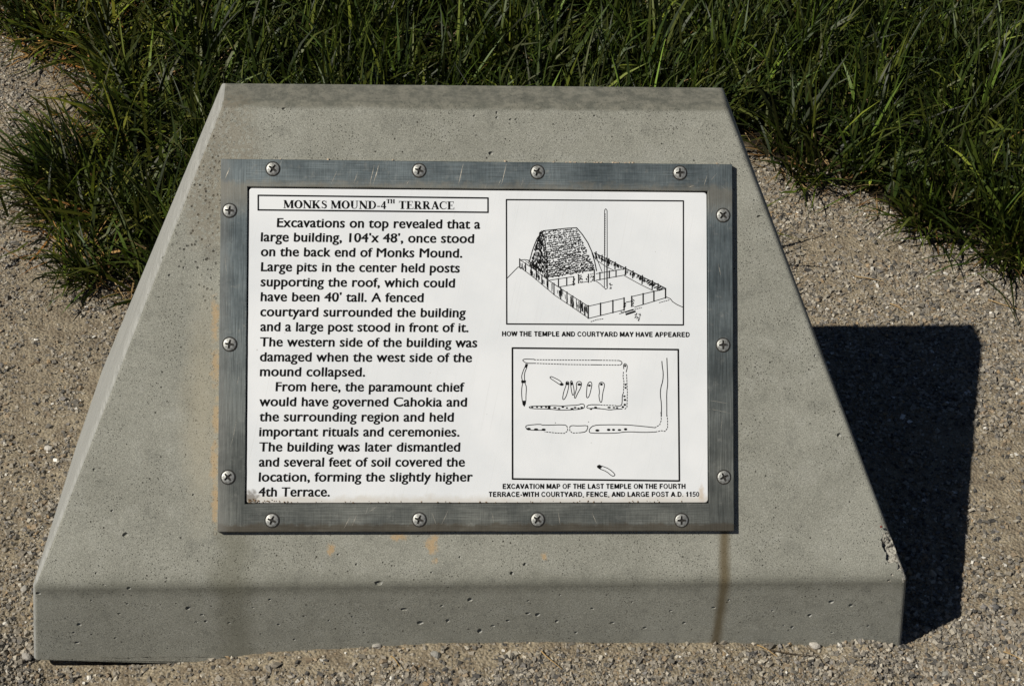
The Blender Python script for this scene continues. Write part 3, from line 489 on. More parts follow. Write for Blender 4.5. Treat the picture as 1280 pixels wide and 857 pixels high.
# screws: pan heads with a cross recess
def screw_mesh():
    bm = bmesh.new(); R = .0080; aw, al = .0014, .0052
    cross = [(aw, aw), (al, aw*.75), (al, -aw*.75), (aw, -aw), (aw*.75, -al), (-aw*.75, -al), (-aw, -aw), (-al, -aw*.75), (-al, aw*.75), (-aw, aw), (-aw*.75, al), (aw*.75, al)]
    def zz(x, y): return .0019*math.sqrt(max(0, 1-(x*x+y*y)/(R*R*1.12)))+.0004
    cr = sorted(cross, key=lambda p: math.atan2(p[1], p[0])); n = len(cr)
    inner = [bm.verts.new((x, y, zz(x, y))) for x, y in cr]
    def ringv(rad, m, zf): return [bm.verts.new((rad*math.cos(a), rad*math.sin(a), zf(rad))) for a in [math.atan2(p[1], p[0])+.0 for p in m]]
    rings = [inner]
    ang = cr
    for rad in (.0056, .0065, .0073, .0079): rings.append(ringv(rad, ang, lambda r_: zz(r_, 0)))
    rings.append(ringv(R, ang, lambda r_: .0004))
    rings.append(ringv(R, ang, lambda r_: -.0004))
    for a, b in zip(rings, rings[1:]):
        for i in range(n): bm.faces.new((a[i], b[i], b[(i+1) % n], a[(i+1) % n]))
    for _ in range(1):
        es = [e for e in bm.edges if all((v.co.xy.length > .0054) for v in e.verts) and abs(e.verts[0].co.xy.length-e.verts[1].co.xy.length) < 1e-5]
        bmesh.ops.subdivide_edges(bm, edges=es, cuts=2)
    for v in bm.verts:
        r_ = v.co.xy.length
        for t in (.0056, .0065, .0073, .0079, R):
            if r_ > .0053 and abs(r_-t) < .0006 and t*.9 < r_ <= t+1e-6:
                v.co.xy *= t/r_; break
    bmesh.ops.recalc_face_normals(bm, faces=bm.faces)
    me = bpy.data.meshes.new('screw'); bm.to_mesh(me); bm.free()
    for p in me.polygons: p.use_smooth = True
    bm = bmesh.new()
    top = [bm.verts.new((x, y, zz(x, y)-.00005)) for x, y in cr]; bot = [bm.verts.new((x*.7, y*.7, .0006)) for x, y in cr]
    for i in range(n): bm.faces.new((top[i], top[(i+1) % n], bot[(i+1) % n], bot[i]))
    bm.faces.new(bot)
    rc = bpy.data.meshes.new('cross_recess'); bm.to_mesh(rc); bm.free()
    return me, rc
sm, rc = screw_mesh()
# shallow dark washer seat under every head
rs = random.Random(5)
def washer_mesh():
    bm = bmesh.new(); n = 28
    def ring(r_, z): return [bm.verts.new((r_*math.cos(6.28319*i/n), r_*math.sin(6.28319*i/n), z)) for i in range(n)]
    L = [ring(.0093, -.0003), ring(.0093, .0002), ring(.0089, .0005), ring(.0080, .0005)]
    for a, b in zip(L, L[1:]):
        for i in range(n): bm.faces.new((a[i], a[(i+1) % n], b[(i+1) % n], b[i]))
    bmesh.ops.recalc_face_normals(bm, faces=bm.faces)
    me = bpy.data.meshes.new('washer'); bm.to_mesh(me); bm.free(); return me
def joined(name, items):
    V, Fc, mi, sm_ = [], [], [], []
    me = bpy.data.meshes.new(name)
    for q, (src, mat, smooth) in enumerate(items):
        b = len(V); V += [tuple(v.co) for v in src.vertices]
        for p in src.polygons: Fc.append(tuple(t+b for t in p.vertices)); mi.append(q); sm_.append(smooth)
        me.materials.append(mat); bpy.data.meshes.remove(src)
    me.from_pydata(V, [], Fc); me.polygons.foreach_set('material_index', mi); me.polygons.foreach_set('use_smooth', sm_); me.update(); return me
screw_me = joined('screw', [(sm, M['screw'], True), (rc, M['recess'], False), (washer_mesh(), M['recess'], False)])
for i, (x, y) in enumerate(SCREWS):
    s_ = link('screw', screw_me, frame)
    s_.matrix_local = Matrix.Translation((x/1000, y/1000, .0086)) @ Matrix.Rotation(rs.uniform(0, 1.57), 4, 'Z') @ Matrix.Rotation(rs.uniform(-.03, .03), 4, 'X')

# ---------------------------------------------------------------- print on the panel
ZP = .006
class Ink:
    def __init__(s): s.v = []; s.f = []; s.z = 0
    def poly(s, pts):
        b = len(s.v); z = ZP+.00016+(len(s.f) % 11)*.000004
        s.v += [(x/1000, y/1000, z) for x, y in pts]; s.f.append(tuple(range(b, b+len(pts))))
    def line(s, pts, w, dash=False, dl=1.9, gap=1.3, ext=.6):
        if dash:
            # walk the polyline in dashes
            segs = []; on = True; left = dl; cur = [pts[0]]
            for a, b in zip(pts, pts[1:]):
                L = math.dist(a, b); d = 0
                while L-d > left:
                    d += left; p = (a[0]+(b[0]-a[0])*d/L, a[1]+(b[1]-a[1])*d/L)
                    if on: cur.append(p); segs.append(cur)
                    cur = [p]; on = not on; left = dl if on else gap
                left -= (L-d)
                if on: cur.append(b)
            if on and len(cur) > 1: segs.append(cur)
            for q in segs: s.line(q, w)
            return
        for a, b in zip(pts, pts[1:]):
            L = math.dist(a, b)
            if L < 1e-6: continue
            ux, uy = (b[0]-a[0])/L, (b[1]-a[1])/L; h = w/2; e = h*ext
            a2 = (a[0]-ux*e, a[1]-uy*e); b2 = (b[0]+ux*e, b[1]+uy*e)
            s.poly([(a2[0]+uy*h, a2[1]-ux*h), (b2[0]+uy*h, b2[1]-ux*h), (b2[0]-uy*h, b2[1]+ux*h), (a2[0]-uy*h, a2[1]+ux*h)])
    def ellipse(s, x, y, rx, ry, n=10):
        s.poly([(x+rx*math.cos(6.2832*i/n), y+ry*math.sin(6.2832*i/n)) for i in range(n)])
    def box(s, c, w):
        s.line(list(c)+[c[0]], w)
    def build(s, name, label=None, kind=None):
        me = bpy.data.meshes.new(name); me.from_pydata(s.v, [], s.f); me.update()
        return child_flat(name, me, M['ink'], panel, label=label, kind=kind)
def smooth_line(pts, it=1):
    if len(pts) < 3: return pts
    for _ in range(it):
        o = [pts[0]]
        for a, b in zip(pts, pts[1:]):
            o += [(a[0]*.75+b[0]*.25, a[1]*.75+b[1]*.25), (a[0]*.25+b[0]*.75, a[1]*.25+b[1]*.75)]
        pts = o+[pts[-1]]
    return pts

# body text: the built-in typeface, thickened by overlaid shifted copies
def body_line(text, x, y, xe, cap=10.7, bold=.5, shear=.04):
    cu = bpy.data.curves.new('t', 'FONT'); cu.body = text; cu.size = 1; cu.resolution_u = 4; cu.shear = shear
    cu.space_character = 1.03
    o = bpy.data.objects.new('t', cu); COL.objects.link(o)
    dg = bpy.context.evaluated_depsgraph_get(); dg.update()
    me = bpy.data.meshes.new_from_object(o.evaluated_get(dg))
    bpy.data.objects.remove(o); bpy.data.curves.remove(cu)
    n = len(me.vertices); co = np.empty(n*3, np.float32); me.vertices.foreach_get('co', co); co = co.reshape(-1, 3)
    fs = [tuple(p.vertices) for p in me.polygons]
    bpy.data.meshes.remove(me)
    mn, mxx = co[:, 0].min(), co[:, 0].max()
    sx = (xe-x-.9)/(mxx-mn); sy = cap/CAPH
    return co, fs, sx, sy, mn
def cap_height(ch='E'):
    cu = bpy.data.curves.new('t', 'FONT'); cu.body = ch; cu.size = 1
    o = bpy.data.objects.new('t', cu); COL.objects.link(o)
    dg = bpy.context.evaluated_depsgraph_get(); dg.update()
    me = bpy.data.meshes.new_from_object(o.evaluated_get(dg)); h = max(v.co.y for v in me.vertices)
    bpy.data.objects.remove(o); bpy.data.curves.remove(cu); bpy.data.meshes.remove(me); return h
CAPH = cap_height()
XH = cap_height('x')
def warp(py, cap=10.9):                                  # raise the lower-case height the way the sign's typeface has it
    if py < 0: return py*cap/CAPH*1.0
    if py < XH: return py/XH*cap*.745
    return cap*.745+(py-XH)/(CAPH-XH)*cap*.255
for text, x, y, xe in TEXT:
    co, fs, sx, sy, mn = body_line(text, x, y, xe)
    V, Fc = [], []
    offs = [(-.52, 0), (.52, 0), (0, -.2), (0, .2), (.36, .14), (-.36, -.14), (.36, -.14), (-.36, .14), (0, 0), (-.2, 0), (.2, 0)]
    for q, (dx, dy) in enumerate(offs):
        b = len(V)
        V += [((x+.45+(px-mn)*sx+dx)/1000, (y+.12+warp(py)+dy)/1000, ZP+.00016+q*.000006) for px, py, _ in co]
        Fc += [tuple(i+b for i in f) for f in fs]
    me = bpy.data.meshes.new('text_line'); me.from_pydata(V, [], Fc); me.update()
    child_flat('text_line', me, M['ink'], panel, label='black text line reading "%s"' % text)

# serif capitals for the title: strokes in a box of unit height
def arc(cx, cy, rx, ry, a0, a1, n=14):
    return [(cx+rx*math.cos(math.radians(a0+(a1-a0)*i/n)), cy+ry*math.sin(math.radians(a0+(a1-a0)*i/n))) for i in range(n+1)]
TK, TN, SF = .205, .075, .06
def stem(x, y0=0., y1=1., w=TK, sl=.1, sr=.1): return [('L', [(x, y0), (x, y1)], w), ('L', [(x-w/2-sl, y0+SF/2), (x+w/2+sr, y0+SF/2)], SF), ('L', [(x-w/2-sl, y1-SF/2), (x+w/2+sr, y1-SF/2)], SF)]
SER = {
 'M': (1.02, stem(.14, w=TN, sl=.08, sr=.08)+stem(.84, w=TK, sl=.02, sr=.09)+[('L', [(.17, .97), (.49, .08)], TK*.95), ('L', [(.49, .06), (.77, .97)], TN), ('L', [(.03, .975), (.24, .975)], SF)]),
 'O': (.84, [('O', (.42, .5, .4, .52), (.22, .1))]),
 'N': (.86, stem(.15, w=TN, sl=.09, sr=.09)+stem(.72, w=TN, sl=.09, sr=.09)+[('L', [(.13, .97), (.70, .05)], TK)]),
 'K': (.86, stem(.19)+[('L', [(.28, .42), (.66, .96)], TN), ('L', [(.36, .55), (.68, .03)], TK), ('L', [(.52, .975), (.8, .975)], SF), ('L', [(.54, .025), (.85, .025)], SF)]),
 'S': (.62, [('V', [(.50, .74), (.46, .88), (.33, .95), (.19, .91), (.13, .78), (.17, .65), (.33, .53), (.47, .42), (.51, .27), (.45, .11), (.31, .04), (.16, .1), (.1, .26)], [.05, .06, .07, .1, .13, .15, .18, .18, .15, .12, .08, .06, .05]), ('L', [(.5, .98), (.5, .68)], .035), ('L', [(.1, .02), (.1, .3)], .035)]),
 'U': (.84, [('L', [(.2, 1), (.2, .3)], TK), ('V', arc(.42, .3, .22, .26, 180, 360), [.16, .16, .14, .12, .1, .08, .07, .06, .06, .06, .06, .06, .06, .06, .06]), ('L', [(.66, .3), (.66, 1)], TN), ('L', [(.03, .975), (.37, .975)], SF), ('L', [(.53, .975), (.8, .975)], SF)]),
 'D': (.84, stem(.2, sr=0)+[('V', [(.25, .97)]+arc(.36, .5, .34, .47, 88, -88, 14)+[(.25, .03)], [.06, .06, .07, .09, .12, .15, .17, .18, .18, .18, .17, .15, .12, .09, .07, .06, .06])]),
 '-': (.38, [('L', [(.05, .33), (.33, .33)], .11)]),
 '4': (.56, [('L', [(.37, 0), (.37, .98)], .15), ('L', [(.37, .96), (.05, .3)], .06), ('L', [(.03, .29), (.53, .29)], .11)]),
 'T': (.76, stem(.38, sl=.1, sr=.1)[:2]+[('L', [(.04, .96), (.72, .96)], .07), ('L', [(.055, .99), (.055, .74)], .04), ('L', [(.705, .99), (.705, .74)], .04)]),
 'H': (.9, stem(.2)+stem(.7)+[('L', [(.2, .51), (.7, .51)], TN)]),
 'E': (.76, stem(.2, sr=0)+[('L', [(.2, .97), (.64, .97)], .06), ('L', [(.2, .03), (.68, .03)], .06), ('L', [(.2, .51), (.48, .51)], .06), ('L', [(.63, .99), (.63, .74)], .04), ('L', [(.67, 0), (.68, .27)], .045), ('L', [(.48, .65), (.48, .37)], .04)]),
 'R': (.84, stem(.2)+[('V', [(.25, .97)]+arc(.38, .745, .2, .225, 85, -85, 10)+[(.25, .52)], [.06, .06, .07, .1, .14, .16, .17, .16, .14, .1, .07, .06, .06]), ('L', [(.4, .52), (.66, .03)], TK), ('L', [(.6, .025), (.83, .025)], SF)]),
 'A': (.84, [('L', [(.4, .98), (.14, .02)], TN), ('L', [(.4, .98), (.68, .02)], TK), ('L', [(.22, .33), (.56, .33)], TN), ('L', [(.02, .025), (.27, .025)], SF), ('L', [(.52, .025), (.82, .025)], SF)]),
 'C': (.78, [('V', arc(.43, .5, .34, .46, 48, 312, 16), [.06, .06, .06, .07, .09, .12, .15, .17, .17, .17, .15, .12, .09, .07, .06, .06, .06]), ('L', [(.68, .99), (.68, .66)], .04), ('L', [(.69, .2), (.69, .12)], .05)]),
 ' ': (.3, [])}
def put(ink, G, text, x, y, xe, h, k=1.0):
    tot = sum(G[c][0] for c in text); s = (xe-x)/tot
    for c in text:
        wd, prims = G[c]
        T = lambda p: (x+p[0]*s, y+p[1]*h)
        for pr in prims:
            if pr[0] == 'L': ink.line([T(p) for p in pr[1]], pr[2]*(s if abs(pr[1][0][0]-pr[1][-1][0]) < abs(pr[1][0][1]-pr[1][-1][1]) else h)*k, ext=0)
            elif pr[0] == 'V':
                P = [T(p) for p in pr[1]]
                for i in range(len(P)-1): ink.line(P[i:i+2], (pr[2][i]+pr[2][i+1])/2*(s+h)/2*k, ext=.35)
            elif pr[0] == 'O':
                cx, cy, rx, ry = pr[1]; tk, tn = pr[2]; n = 24
                for i in range(n):
                    a, b = 6.28319*i/n, 6.28319*(i+1)/n
                    o = [T((cx+(rx+tk/2*0)*math.cos(t), cy+ry*math.sin(t))) for t in (a, b)]
                    q = [T((cx+(rx-tk)*math.cos(t), cy+(ry-tn)*math.sin(t))) for t in (a, b)]
                    ink.poly([o[0], o[1], q[1], q[0]])
        x += wd*s
ti = Ink()
put(ti, SER, 'MONKS MOUND-4', TITLE[0][0], TITLE[0][1], TITLE[1][0], 9.9, 1.05)
put(ti, SER, 'TH', TITLE[2][0], TITLE[2][1], TITLE[3][0], 5.2, 1.25)
put(ti, SER, 'TERRACE', TITLE[4][0], TITLE[4][1], TITLE[5][0], 9.9, 1.05)
ti.build('title_text', 'serif heading reading MONKS MOUND-4TH TERRACE')
bx = Ink(); bx.box(TITLE_BOX, 1.9); bx.build('title_border')
# grotesque bold capitals for the captions
B_ = .225
def seg(*p): return ('L', list(p), B_)
SAN = {
 'H': (.78, [seg((.15, 0), (.15, 1)), seg((.63, 0), (.63, 1)), seg((.15, .53), (.63, .53))]),
 'O': (.84, [('O', (.42, .5, .38, .52), (.18, .16))]),
 'W': (1.02, [seg((.07, 1), (.27, .05)), seg((.27, .05), (.5, .95)), seg((.5, .95), (.73, .05)), seg((.73, .05), (.93, 1))]),
 'T': (.68, [seg((.34, 0), (.34, .95)), seg((.06, .92), (.62, .92))]),
 'E': (.72, [seg((.16, 0), (.16, 1)), seg((.16, .92), (.62, .92)), seg((.16, .08), (.64, .08)), seg((.16, .51), (.58, .51))]),
 'M': (.9, [seg((.14, 0), (.14, 1)), seg((.76, 0), (.76, 1)), seg((.18, .95), (.45, .12)), seg((.45, .12), (.72, .95))]),
 'P': (.72, [seg((.16, 0), (.16, 1)), ('V', [(.16, .92), (.42, .92), (.57, .84), (.6, .7), (.56, .53), (.42, .45), (.16, .45)], [.17]*7)]),
 'L': (.64, [seg((.16, 0), (.16, 1)), seg((.16, .08), (.58, .08))]),
 'A': (.78, [seg((.1, 0), (.39, .97)), seg((.39, .97), (.68, 0)), seg((.2, .3), (.58, .3))]),
 'N': (.78, [seg((.15, 0), (.15, 1)), seg((.63, 0), (.63, 1)), seg((.17, .93), (.61, .07))]),
 'D': (.78, [seg((.16, 0), (.16, 1)), ('V', [(.16, .92), (.38, .92), (.56, .84), (.64, .66), (.65, .5), (.64, .34), (.56, .16), (.38, .08), (.16, .08)], [.18]*9)]),
 'C': (.78, [('V', arc(.42, .5, .29, .43, 38, 322, 12), [.18]*13)]),
 'U': (.78, [('V', [(.15, 1), (.15, .35), (.2, .15), (.39, .06), (.58, .15), (.63, .35), (.63, 1)], [.19]*7)]),
 'R': (.78, [seg((.16, 0), (.16, 1)), ('V', [(.16, .92), (.44, .92), (.6, .84), (.62, .72), (.58, .58), (.44, .5), (.16, .5)], [.17]*7), seg((.44, .5), (.66, 0))]),
 'Y': (.72, [seg((.36, 0), (.36, .45)), seg((.08, 1), (.36, .42)), seg((.64, 1), (.36, .42))]),
 'V': (.72, [seg((.08, 1), (.36, .04)), seg((.36, .04), (.64, 1))]),
 'X': (.72, [seg((.08, 0), (.64, 1)), seg((.08, 1), (.64, 0))]),
 'I': (.32, [seg((.16, 0), (.16, 1))]),
 'S': (.72, [('V', [(.6, .72), (.54, .87), (.36, .94), (.17, .87), (.15, .7), (.26, .57), (.46, .48), (.6, .36), (.6, .2), (.5, .09), (.34, .06), (.16, .12), (.1, .29)], [.17]*13)]),
 'G': (.84, [('V', arc(.42, .5, .31, .43, 40, 300, 12), [.18]*13), seg((.68, .45), (.68, 0)), seg((.45, .45), (.75, .45))]),
 'F': (.66, [seg((.16, 0), (.16, 1)), seg((.16, .92), (.6, .92)), seg((.16, .48), (.54, .48))]),
 '-': (.4, [seg((.08, .36), (.32, .36))]), ',': (.3, [seg((.15, .1), (.12, -.12))]), '.': (.3, [seg((.15, .03), (.15, .12))]),
 '1': (.58, [seg((.34, 0), (.34, 1)), ('L', [(.1, .72), (.34, .86)], .14)]),
 '5': (.6, [('V', [(.52, .92), (.18, .92), (.13, .5), (.33, .6), (.48, .5), (.5, .3), (.42, .1), (.24, .06), (.08, .2)], [.16]*9)]),
 '0': (.6, [('O', (.3, .5, .27, .52), (.17, .14))]),
 ' ': (.3, [])}
for text, a, b in CAPTIONS:
    ik = Ink(); put(ik, SAN, text, a[0], (a[1]+b[1])/2, b[0], 6.1, 1.0)
    ik.build('caption_text', 'small bold caption reading "%s"' % text)
# the two line drawings
ik = Ink(); ik.box(PICTURE_BOX, 1.7); ik.build('picture_border', 'thin black border of the upper drawing')
ik = Ink(); ik.box(MAP_BOX, 2.1); ik.build('picture_border', 'black border of the lower map')
ik = Ink(); rr = random.Random(21)
for w_, dash, pts in TEMPLE: ik.line(pts, w_*1.05, bool(dash), 1.6, 1.2)
for (x, y), w_, h_, n_ in SCRIBBLES:
    for _ in range(n_):
        x_, y_ = x+rr.uniform(-.5, .5)*w_, y+rr.uniform(-.5, .5)*h_; a_ = rr.uniform(0, 3.14); l_ = rr.uniform(.5, 1.4)
        ik.line([(x_-l_*math.cos(a_)/2, y_-l_*math.sin(a_)/2), (x_+l_*math.cos(a_)/2, y_+l_*math.sin(a_)/2)], 1.0)
def quad(q, u, v):   # q: TL, TR, BR, BL
    return tuple((q[0][i]*(1-u)+q[1][i]*u)*(1-v)+(q[3][i]*(1-u)+q[2][i]*u)*v for i in (0, 1))
NR = 21
for j in range(NR):                                     # thatch of the roof: courses of reed bundles, darker towards the foot
    v = (j+.5)/NR; u = rr.uniform(0, .02)
    while u < .985:
        du = rr.uniform(.014, .045); wob = rr.uniform(-.28, .28)/NR
        if rr.random() < .8+.2*v:
            a_ = quad(ROOF_FACE, u, v+wob); b_ = quad(ROOF_FACE, min(1, u+du*.72), v+wob+rr.uniform(-.05, .05)/NR)
            ik.line([a_, b_], rr.uniform(.6, 1.2)*(.9+.5*v))
            for q in range(rr.choice((0, 1, 2, 2, 3))):
                t_ = rr.random(); x_ = a_[0]*(1-t_)+b_[0]*t_
                ik.line([(x_, a_[1]), (x_+rr.uniform(-.3, .3), a_[1]-rr.uniform(.7, 1.7))], rr.uniform(.45, .7)*(.9+.4*v))
        u += du
for j in range(22):                                     # dark gable: short upright strokes
    v = (j+.5)/22
    for i in range(12+int(v*18)):
        if rr.random() < .82:
            a_ = quad(GABLE_FACE, rr.random(), min(1, v+rr.uniform(-.02, .02)))
            ik.line([a_, (a_[0]+rr.uniform(-.25, .25), a_[1]-rr.uniform(1.4, 3.0))], rr.uniform(.7, 1.1))
for q, den in FENCE_FILLS:
    L = math.dist(q[0], q[1])
    for i in range(int(L*1.5*den)):
        u = rr.random(); v0 = rr.uniform(-.05, .5); ik.line([quad(q, u, v0), quad(q, u+rr.uniform(-.01, .01), min(1.05, v0+rr.uniform(.3, .8)))], rr.uniform(.55, 1.0))
ik.build('temple_drawing', 'ink drawing of a thatched temple, tall pole and fenced courtyard')
ik = Ink()
for w_, dash, pts in MAP:
    ik.line(pts if dash else smooth_line(pts), w_*1.15, bool(dash), 2.0, 1.5)
E_ = Ink()
for q in FILLS: E_.poly(q)
for x, y, rx, ry in DOTS: E_.ellipse(x, y, rx, ry)
E_.build('post_marks', 'black dots and filled trench ends on the map', 'stuff')
ik.build('excavation_map', 'outline map of wall trenches', 'stuff')

# scratches on the frame: thin slivers of bare metal standing just proud
V, Fc = [], []
for a, b, w_ in SCRATCH:
    n = 6; base = len(V); dx, dy = b[0]-a[0], b[1]-a[1]; L = math.hypot(dx, dy); px, py = -dy/L, dx/L
    for i in range(n+1):
        t = i/n; h = w_*.42*math.sin(math.pi*min(.93, max(.07, t)))*rr.uniform(.7, 1.1); o = rr.uniform(-.12, .12)
        for sg in (1, -1): V.append(((a[0]+dx*t+px*(o+sg*h))/1000, (a[1]+dy*t+py*(o+sg*h))/1000, .00855+.00004))
    for i in range(n): Fc.append((base+2*i, base+2*i+1, base+2*i+3, base+2*i+2))
me = bpy.data.meshes.new('scratch_marks'); me.from_pydata(V, [], Fc)
child_flat('scratch_marks', me, M['scratch'], frame, kind='stuff')

# ---------------------------------------------------------------- generic lumps (pebbles, mud) in numpy
CUBE = np.array([[-1, -1, -1], [1, -1, -1], [1, 1, -1], [-1, 1, -1], [-1, -1, 1], [1, -1, 1], [1, 1, 1], [-1, 1, 1]], float)
CF = np.array([[0, 3, 2], [0, 2, 1], [4, 5, 6], [4, 6, 7], [0, 1, 5], [0, 5, 4], [1, 2, 6], [1, 6, 5], [2, 3, 7], [2, 7, 6], [3, 0, 4], [3, 4, 7]])
def rot_mats(n, rng):
    q = rng.normal(size=(n, 4)); q /= np.linalg.norm(q, axis=1)[:, None]; w_, x, y, z = q.T
    return np.stack([1-2*(y*y+z*z), 2*(x*y-z*w_), 2*(x*z+y*w_), 2*(x*y+z*w_), 1-2*(x*x+z*z), 2*(y*z-x*w_), 2*(x*z-y*w_), 2*(y*z+x*w_), 1-2*(x*x+y*y)], -1).reshape(n, 3, 3)
def lumps(pos, size, rng, flat_=.75):
    n = len(pos)
    v = CUBE[None]*rng.uniform(.45, 1.0, (n, 8, 1))*(1+rng.normal(0, .16, (n, 8, 3)))
    v = v*np.stack([rng.uniform(.75, 1.3, n), rng.uniform(.7, 1.05, n), rng.uniform(.5, .9, n)], -1)[:, None]
    v = np.einsum('nij,nkj->nki', rot_mats(n, rng), v)
    v[:, :, 2] *= flat_
    v = v*(size[:, None, None]*.76)+pos[:, None]
    f = CF[None]+np.arange(n)[:, None, None]*8
    return v.reshape(-1, 3), f.reshape(-1, 3)

# ---------------------------------------------------------------- gravel
R = np.random.default_rng(42)
def in_plinth(x, y, mrg=0.0): return (np.abs(x) < .55+mrg) & (y > -.0-mrg) & (y < .56)
def sandy(x, y):
    s = .5+.5*wav(x*1.3+2, y*1.3, 13)
    # bare tan earth right of the shadow, under the left corner and by the lower turf
    for cx, cy, rx, ry, a_ in ((-.12, -.008, .3, .012, .9), (.3, -.006, .2, .008, .6), (-.62, .35, .04, .2, .4), (-.7, 1.3, .06, .1, .6), (.79, .25, .1, .17, .75), (-.42, -.055, .13, .03, .8), (-.63, .6, .09, .13, .55), (.62, .9, .05, .05, .5), (-.05, -.03, .28, .018, .45), (.66, .86, .1, .03, .5)):
        s = s-a_*np.exp(-((x-cx)/rx)**2-((y-cy)/ry)**2)
    return s
def scatter(n, x0, x1, y0, y1, smin, smax):
    x = R.uniform(x0, x1, n); y = R.uniform(y0, y1, n)
    t = turf(x, y); keep = ~in_plinth(x, y) & (t < .05)
    s = sandy(x, y); keep &= R.random(n) < np.clip(.2+s*1.5, .12, 1)
    x, y = x[keep], y[keep]; n = len(x)
    size = smin*np.exp(R.random(n)**1.7*np.log(smax/smin))*(1+.35*wav(x+4, y+9, 17)); size = np.clip(size, smin*.8, smax*1.25)
    size = np.where(R.random(n) < .004, size*1.7, size)
    z = ground_z(x, y)+size*R.uniform(-.1, .42, n)
    return np.stack([x, y, z], -1), size
zones = [(72000, -.95, -.5, -.2, 1.7, .0017, .0052), (62000, -.75, .9, -.2, .04, .0015, .0056), (88000, .48, 1.25, -.05, 1.15, .0016, .0052)]
P_, S_ = [], []
for zt in zones:
    p, s_ = scatter(*zt); P_.append(p); S_.append(s_)
# the path goes on around: the same stones, thinning out with distance
p, s_ = scatter(120000, -2.0, 2.3, -1.0, 2.6, .0022, .0062)
edge_ = np.maximum(np.maximum(-.93-p[:, 0], p[:, 0]-1.23), np.maximum(-.18-p[:, 1], p[:, 1]-1.68))
mid = (p[:, 0] > -.5) & (p[:, 0] < .48) & (p[:, 1] > .04)
k_ = ((edge_ > 0) | mid) & (R.random(len(p)) < np.clip(1.15-edge_/.9, .05, 1)); P_.append(p[k_]); S_.append(s_[k_])
pos = np.concatenate(P_); size = np.concatenate(S_)
v, f = lumps(pos, size, R)
gmesh = fast_mesh('gravel', v, f, 3, False)
pal = np.array([[.268, .237, .188], [.34, .304, .245], [.165, .15, .126], [.42, .38, .305], [.28, .217, .145], [.085, .08, .072], [.68, .65, .58], [.34, .245, .14], [.215, .2, .182]])
ci = R.choice(9, len(pos), p=[.22, .2, .18, .1, .11, .11, .016, .014, .05])
col = pal[ci]*R.uniform(.75, 1.15, (len(pos), 1))
vcol(gmesh, 'tint', np.repeat(col, 8, axis=0))
link('gravel', gmesh, None, M['pebble'], label='crushed tan and grey gravel covering the path around the plinth', cat='gravel', kind='stuff')

# individual larger stones
STN = ['round dark grey pebble on the gravel right of the plinth shadow', 'pale stone against the plinth foot near its right end', 'flat grey stone just in front of the plinth, largest near its right end',
       'light stone touching the plinth foot left of the right corner', 'whitish pebble on the bottom right gravel', 'small pale pebble below the right corner of the plinth', 'grey pebble in front of the plinth left of centre',
       'flat pebble near the bottom edge in front of the plinth middle', 'darker stone banked against the front of the plinth right of centre', 'pale pebble beside the lower left corner of the plinth',
       'grey stone on the gravel left of the plinth, middle height', 'grey pebble left of the sloping plinth edge, upper one', 'cream pebble on the gravel just left of the plinth lip']
for i, (x, y, z, rad) in enumerate(STONES):
    bm = bmesh.new(); bmesh.ops.create_icosphere(bm, subdivisions=3 if i == 0 else 2, radius=rad*.95)
    for v_ in bm.verts:
        c = v_.co; k = 1+(.15 if i == 0 else .55)*noise.noise(c/rad*.9+Vector((i*7.3, 0, 0))); v_.co = Vector((c.x*k*1.15, c.y*k*.9, c.z*k*.62))
    me = bpy.data.meshes.new('stone'); bm.to_mesh(me); bm.free()
    tint = (.12, .115, .11) if i == 0 else [(.34, .32, .28), (.26, .25, .22), (.45, .42, .37)][i % 3]
    vcol(me, 'tint', np.tile(tint, (len(me.vertices), 1)))
    for p in me.polygons: p.use_smooth = (i == 0)
    o = link('stone', me, None, M['pebble'], STN[i], 'stone', 'larger stones lying on the gravel', loc=(x, y, float(ground_z(x, y))+rad*.4))
    o.rotation_euler = (0, 0, i*1.7)

# mud crumbs caught along the lower edge of the panel
n = 95; u = R.uniform(x0+.003, x1-.003, n); u[:40] = x0+.004+R.random(40)**2*.06
vv = y0+.0012+np.abs(R.normal(0, .0012, n)); vv[:40] += np.abs(R.normal(0, .0025, 40))*(1-(u[:40]-x0)/.07)
cv, cf = lumps(np.stack([u, vv, np.full(n, ZP+.0004)], -1), R.uniform(.0005, .0014, n), R, .7)
child_flat('mud_crumbs', fast_mesh('mud_crumbs', cv, cf, 3), M['soil'], panel, kind='stuff')
n = 26; u = np.concatenate([R.uniform(.1, .2, 16), R.uniform(-.3, .3, 10)])
cv, cf = lumps(np.stack([u, np.full(n, FRAME_SIZE[1]/2000+.0012), np.full(n, .0012)], -1), R.uniform(.001, .0028, n), R, .7)
gm_ = fast_mesh('grit', cv, cf, 3); vcol(gm_, 'tint', np.tile((.45, .36, .26), (len(cv), 1)))
child_flat('grit', gm_, M['pebble'], frame, kind='stuff')

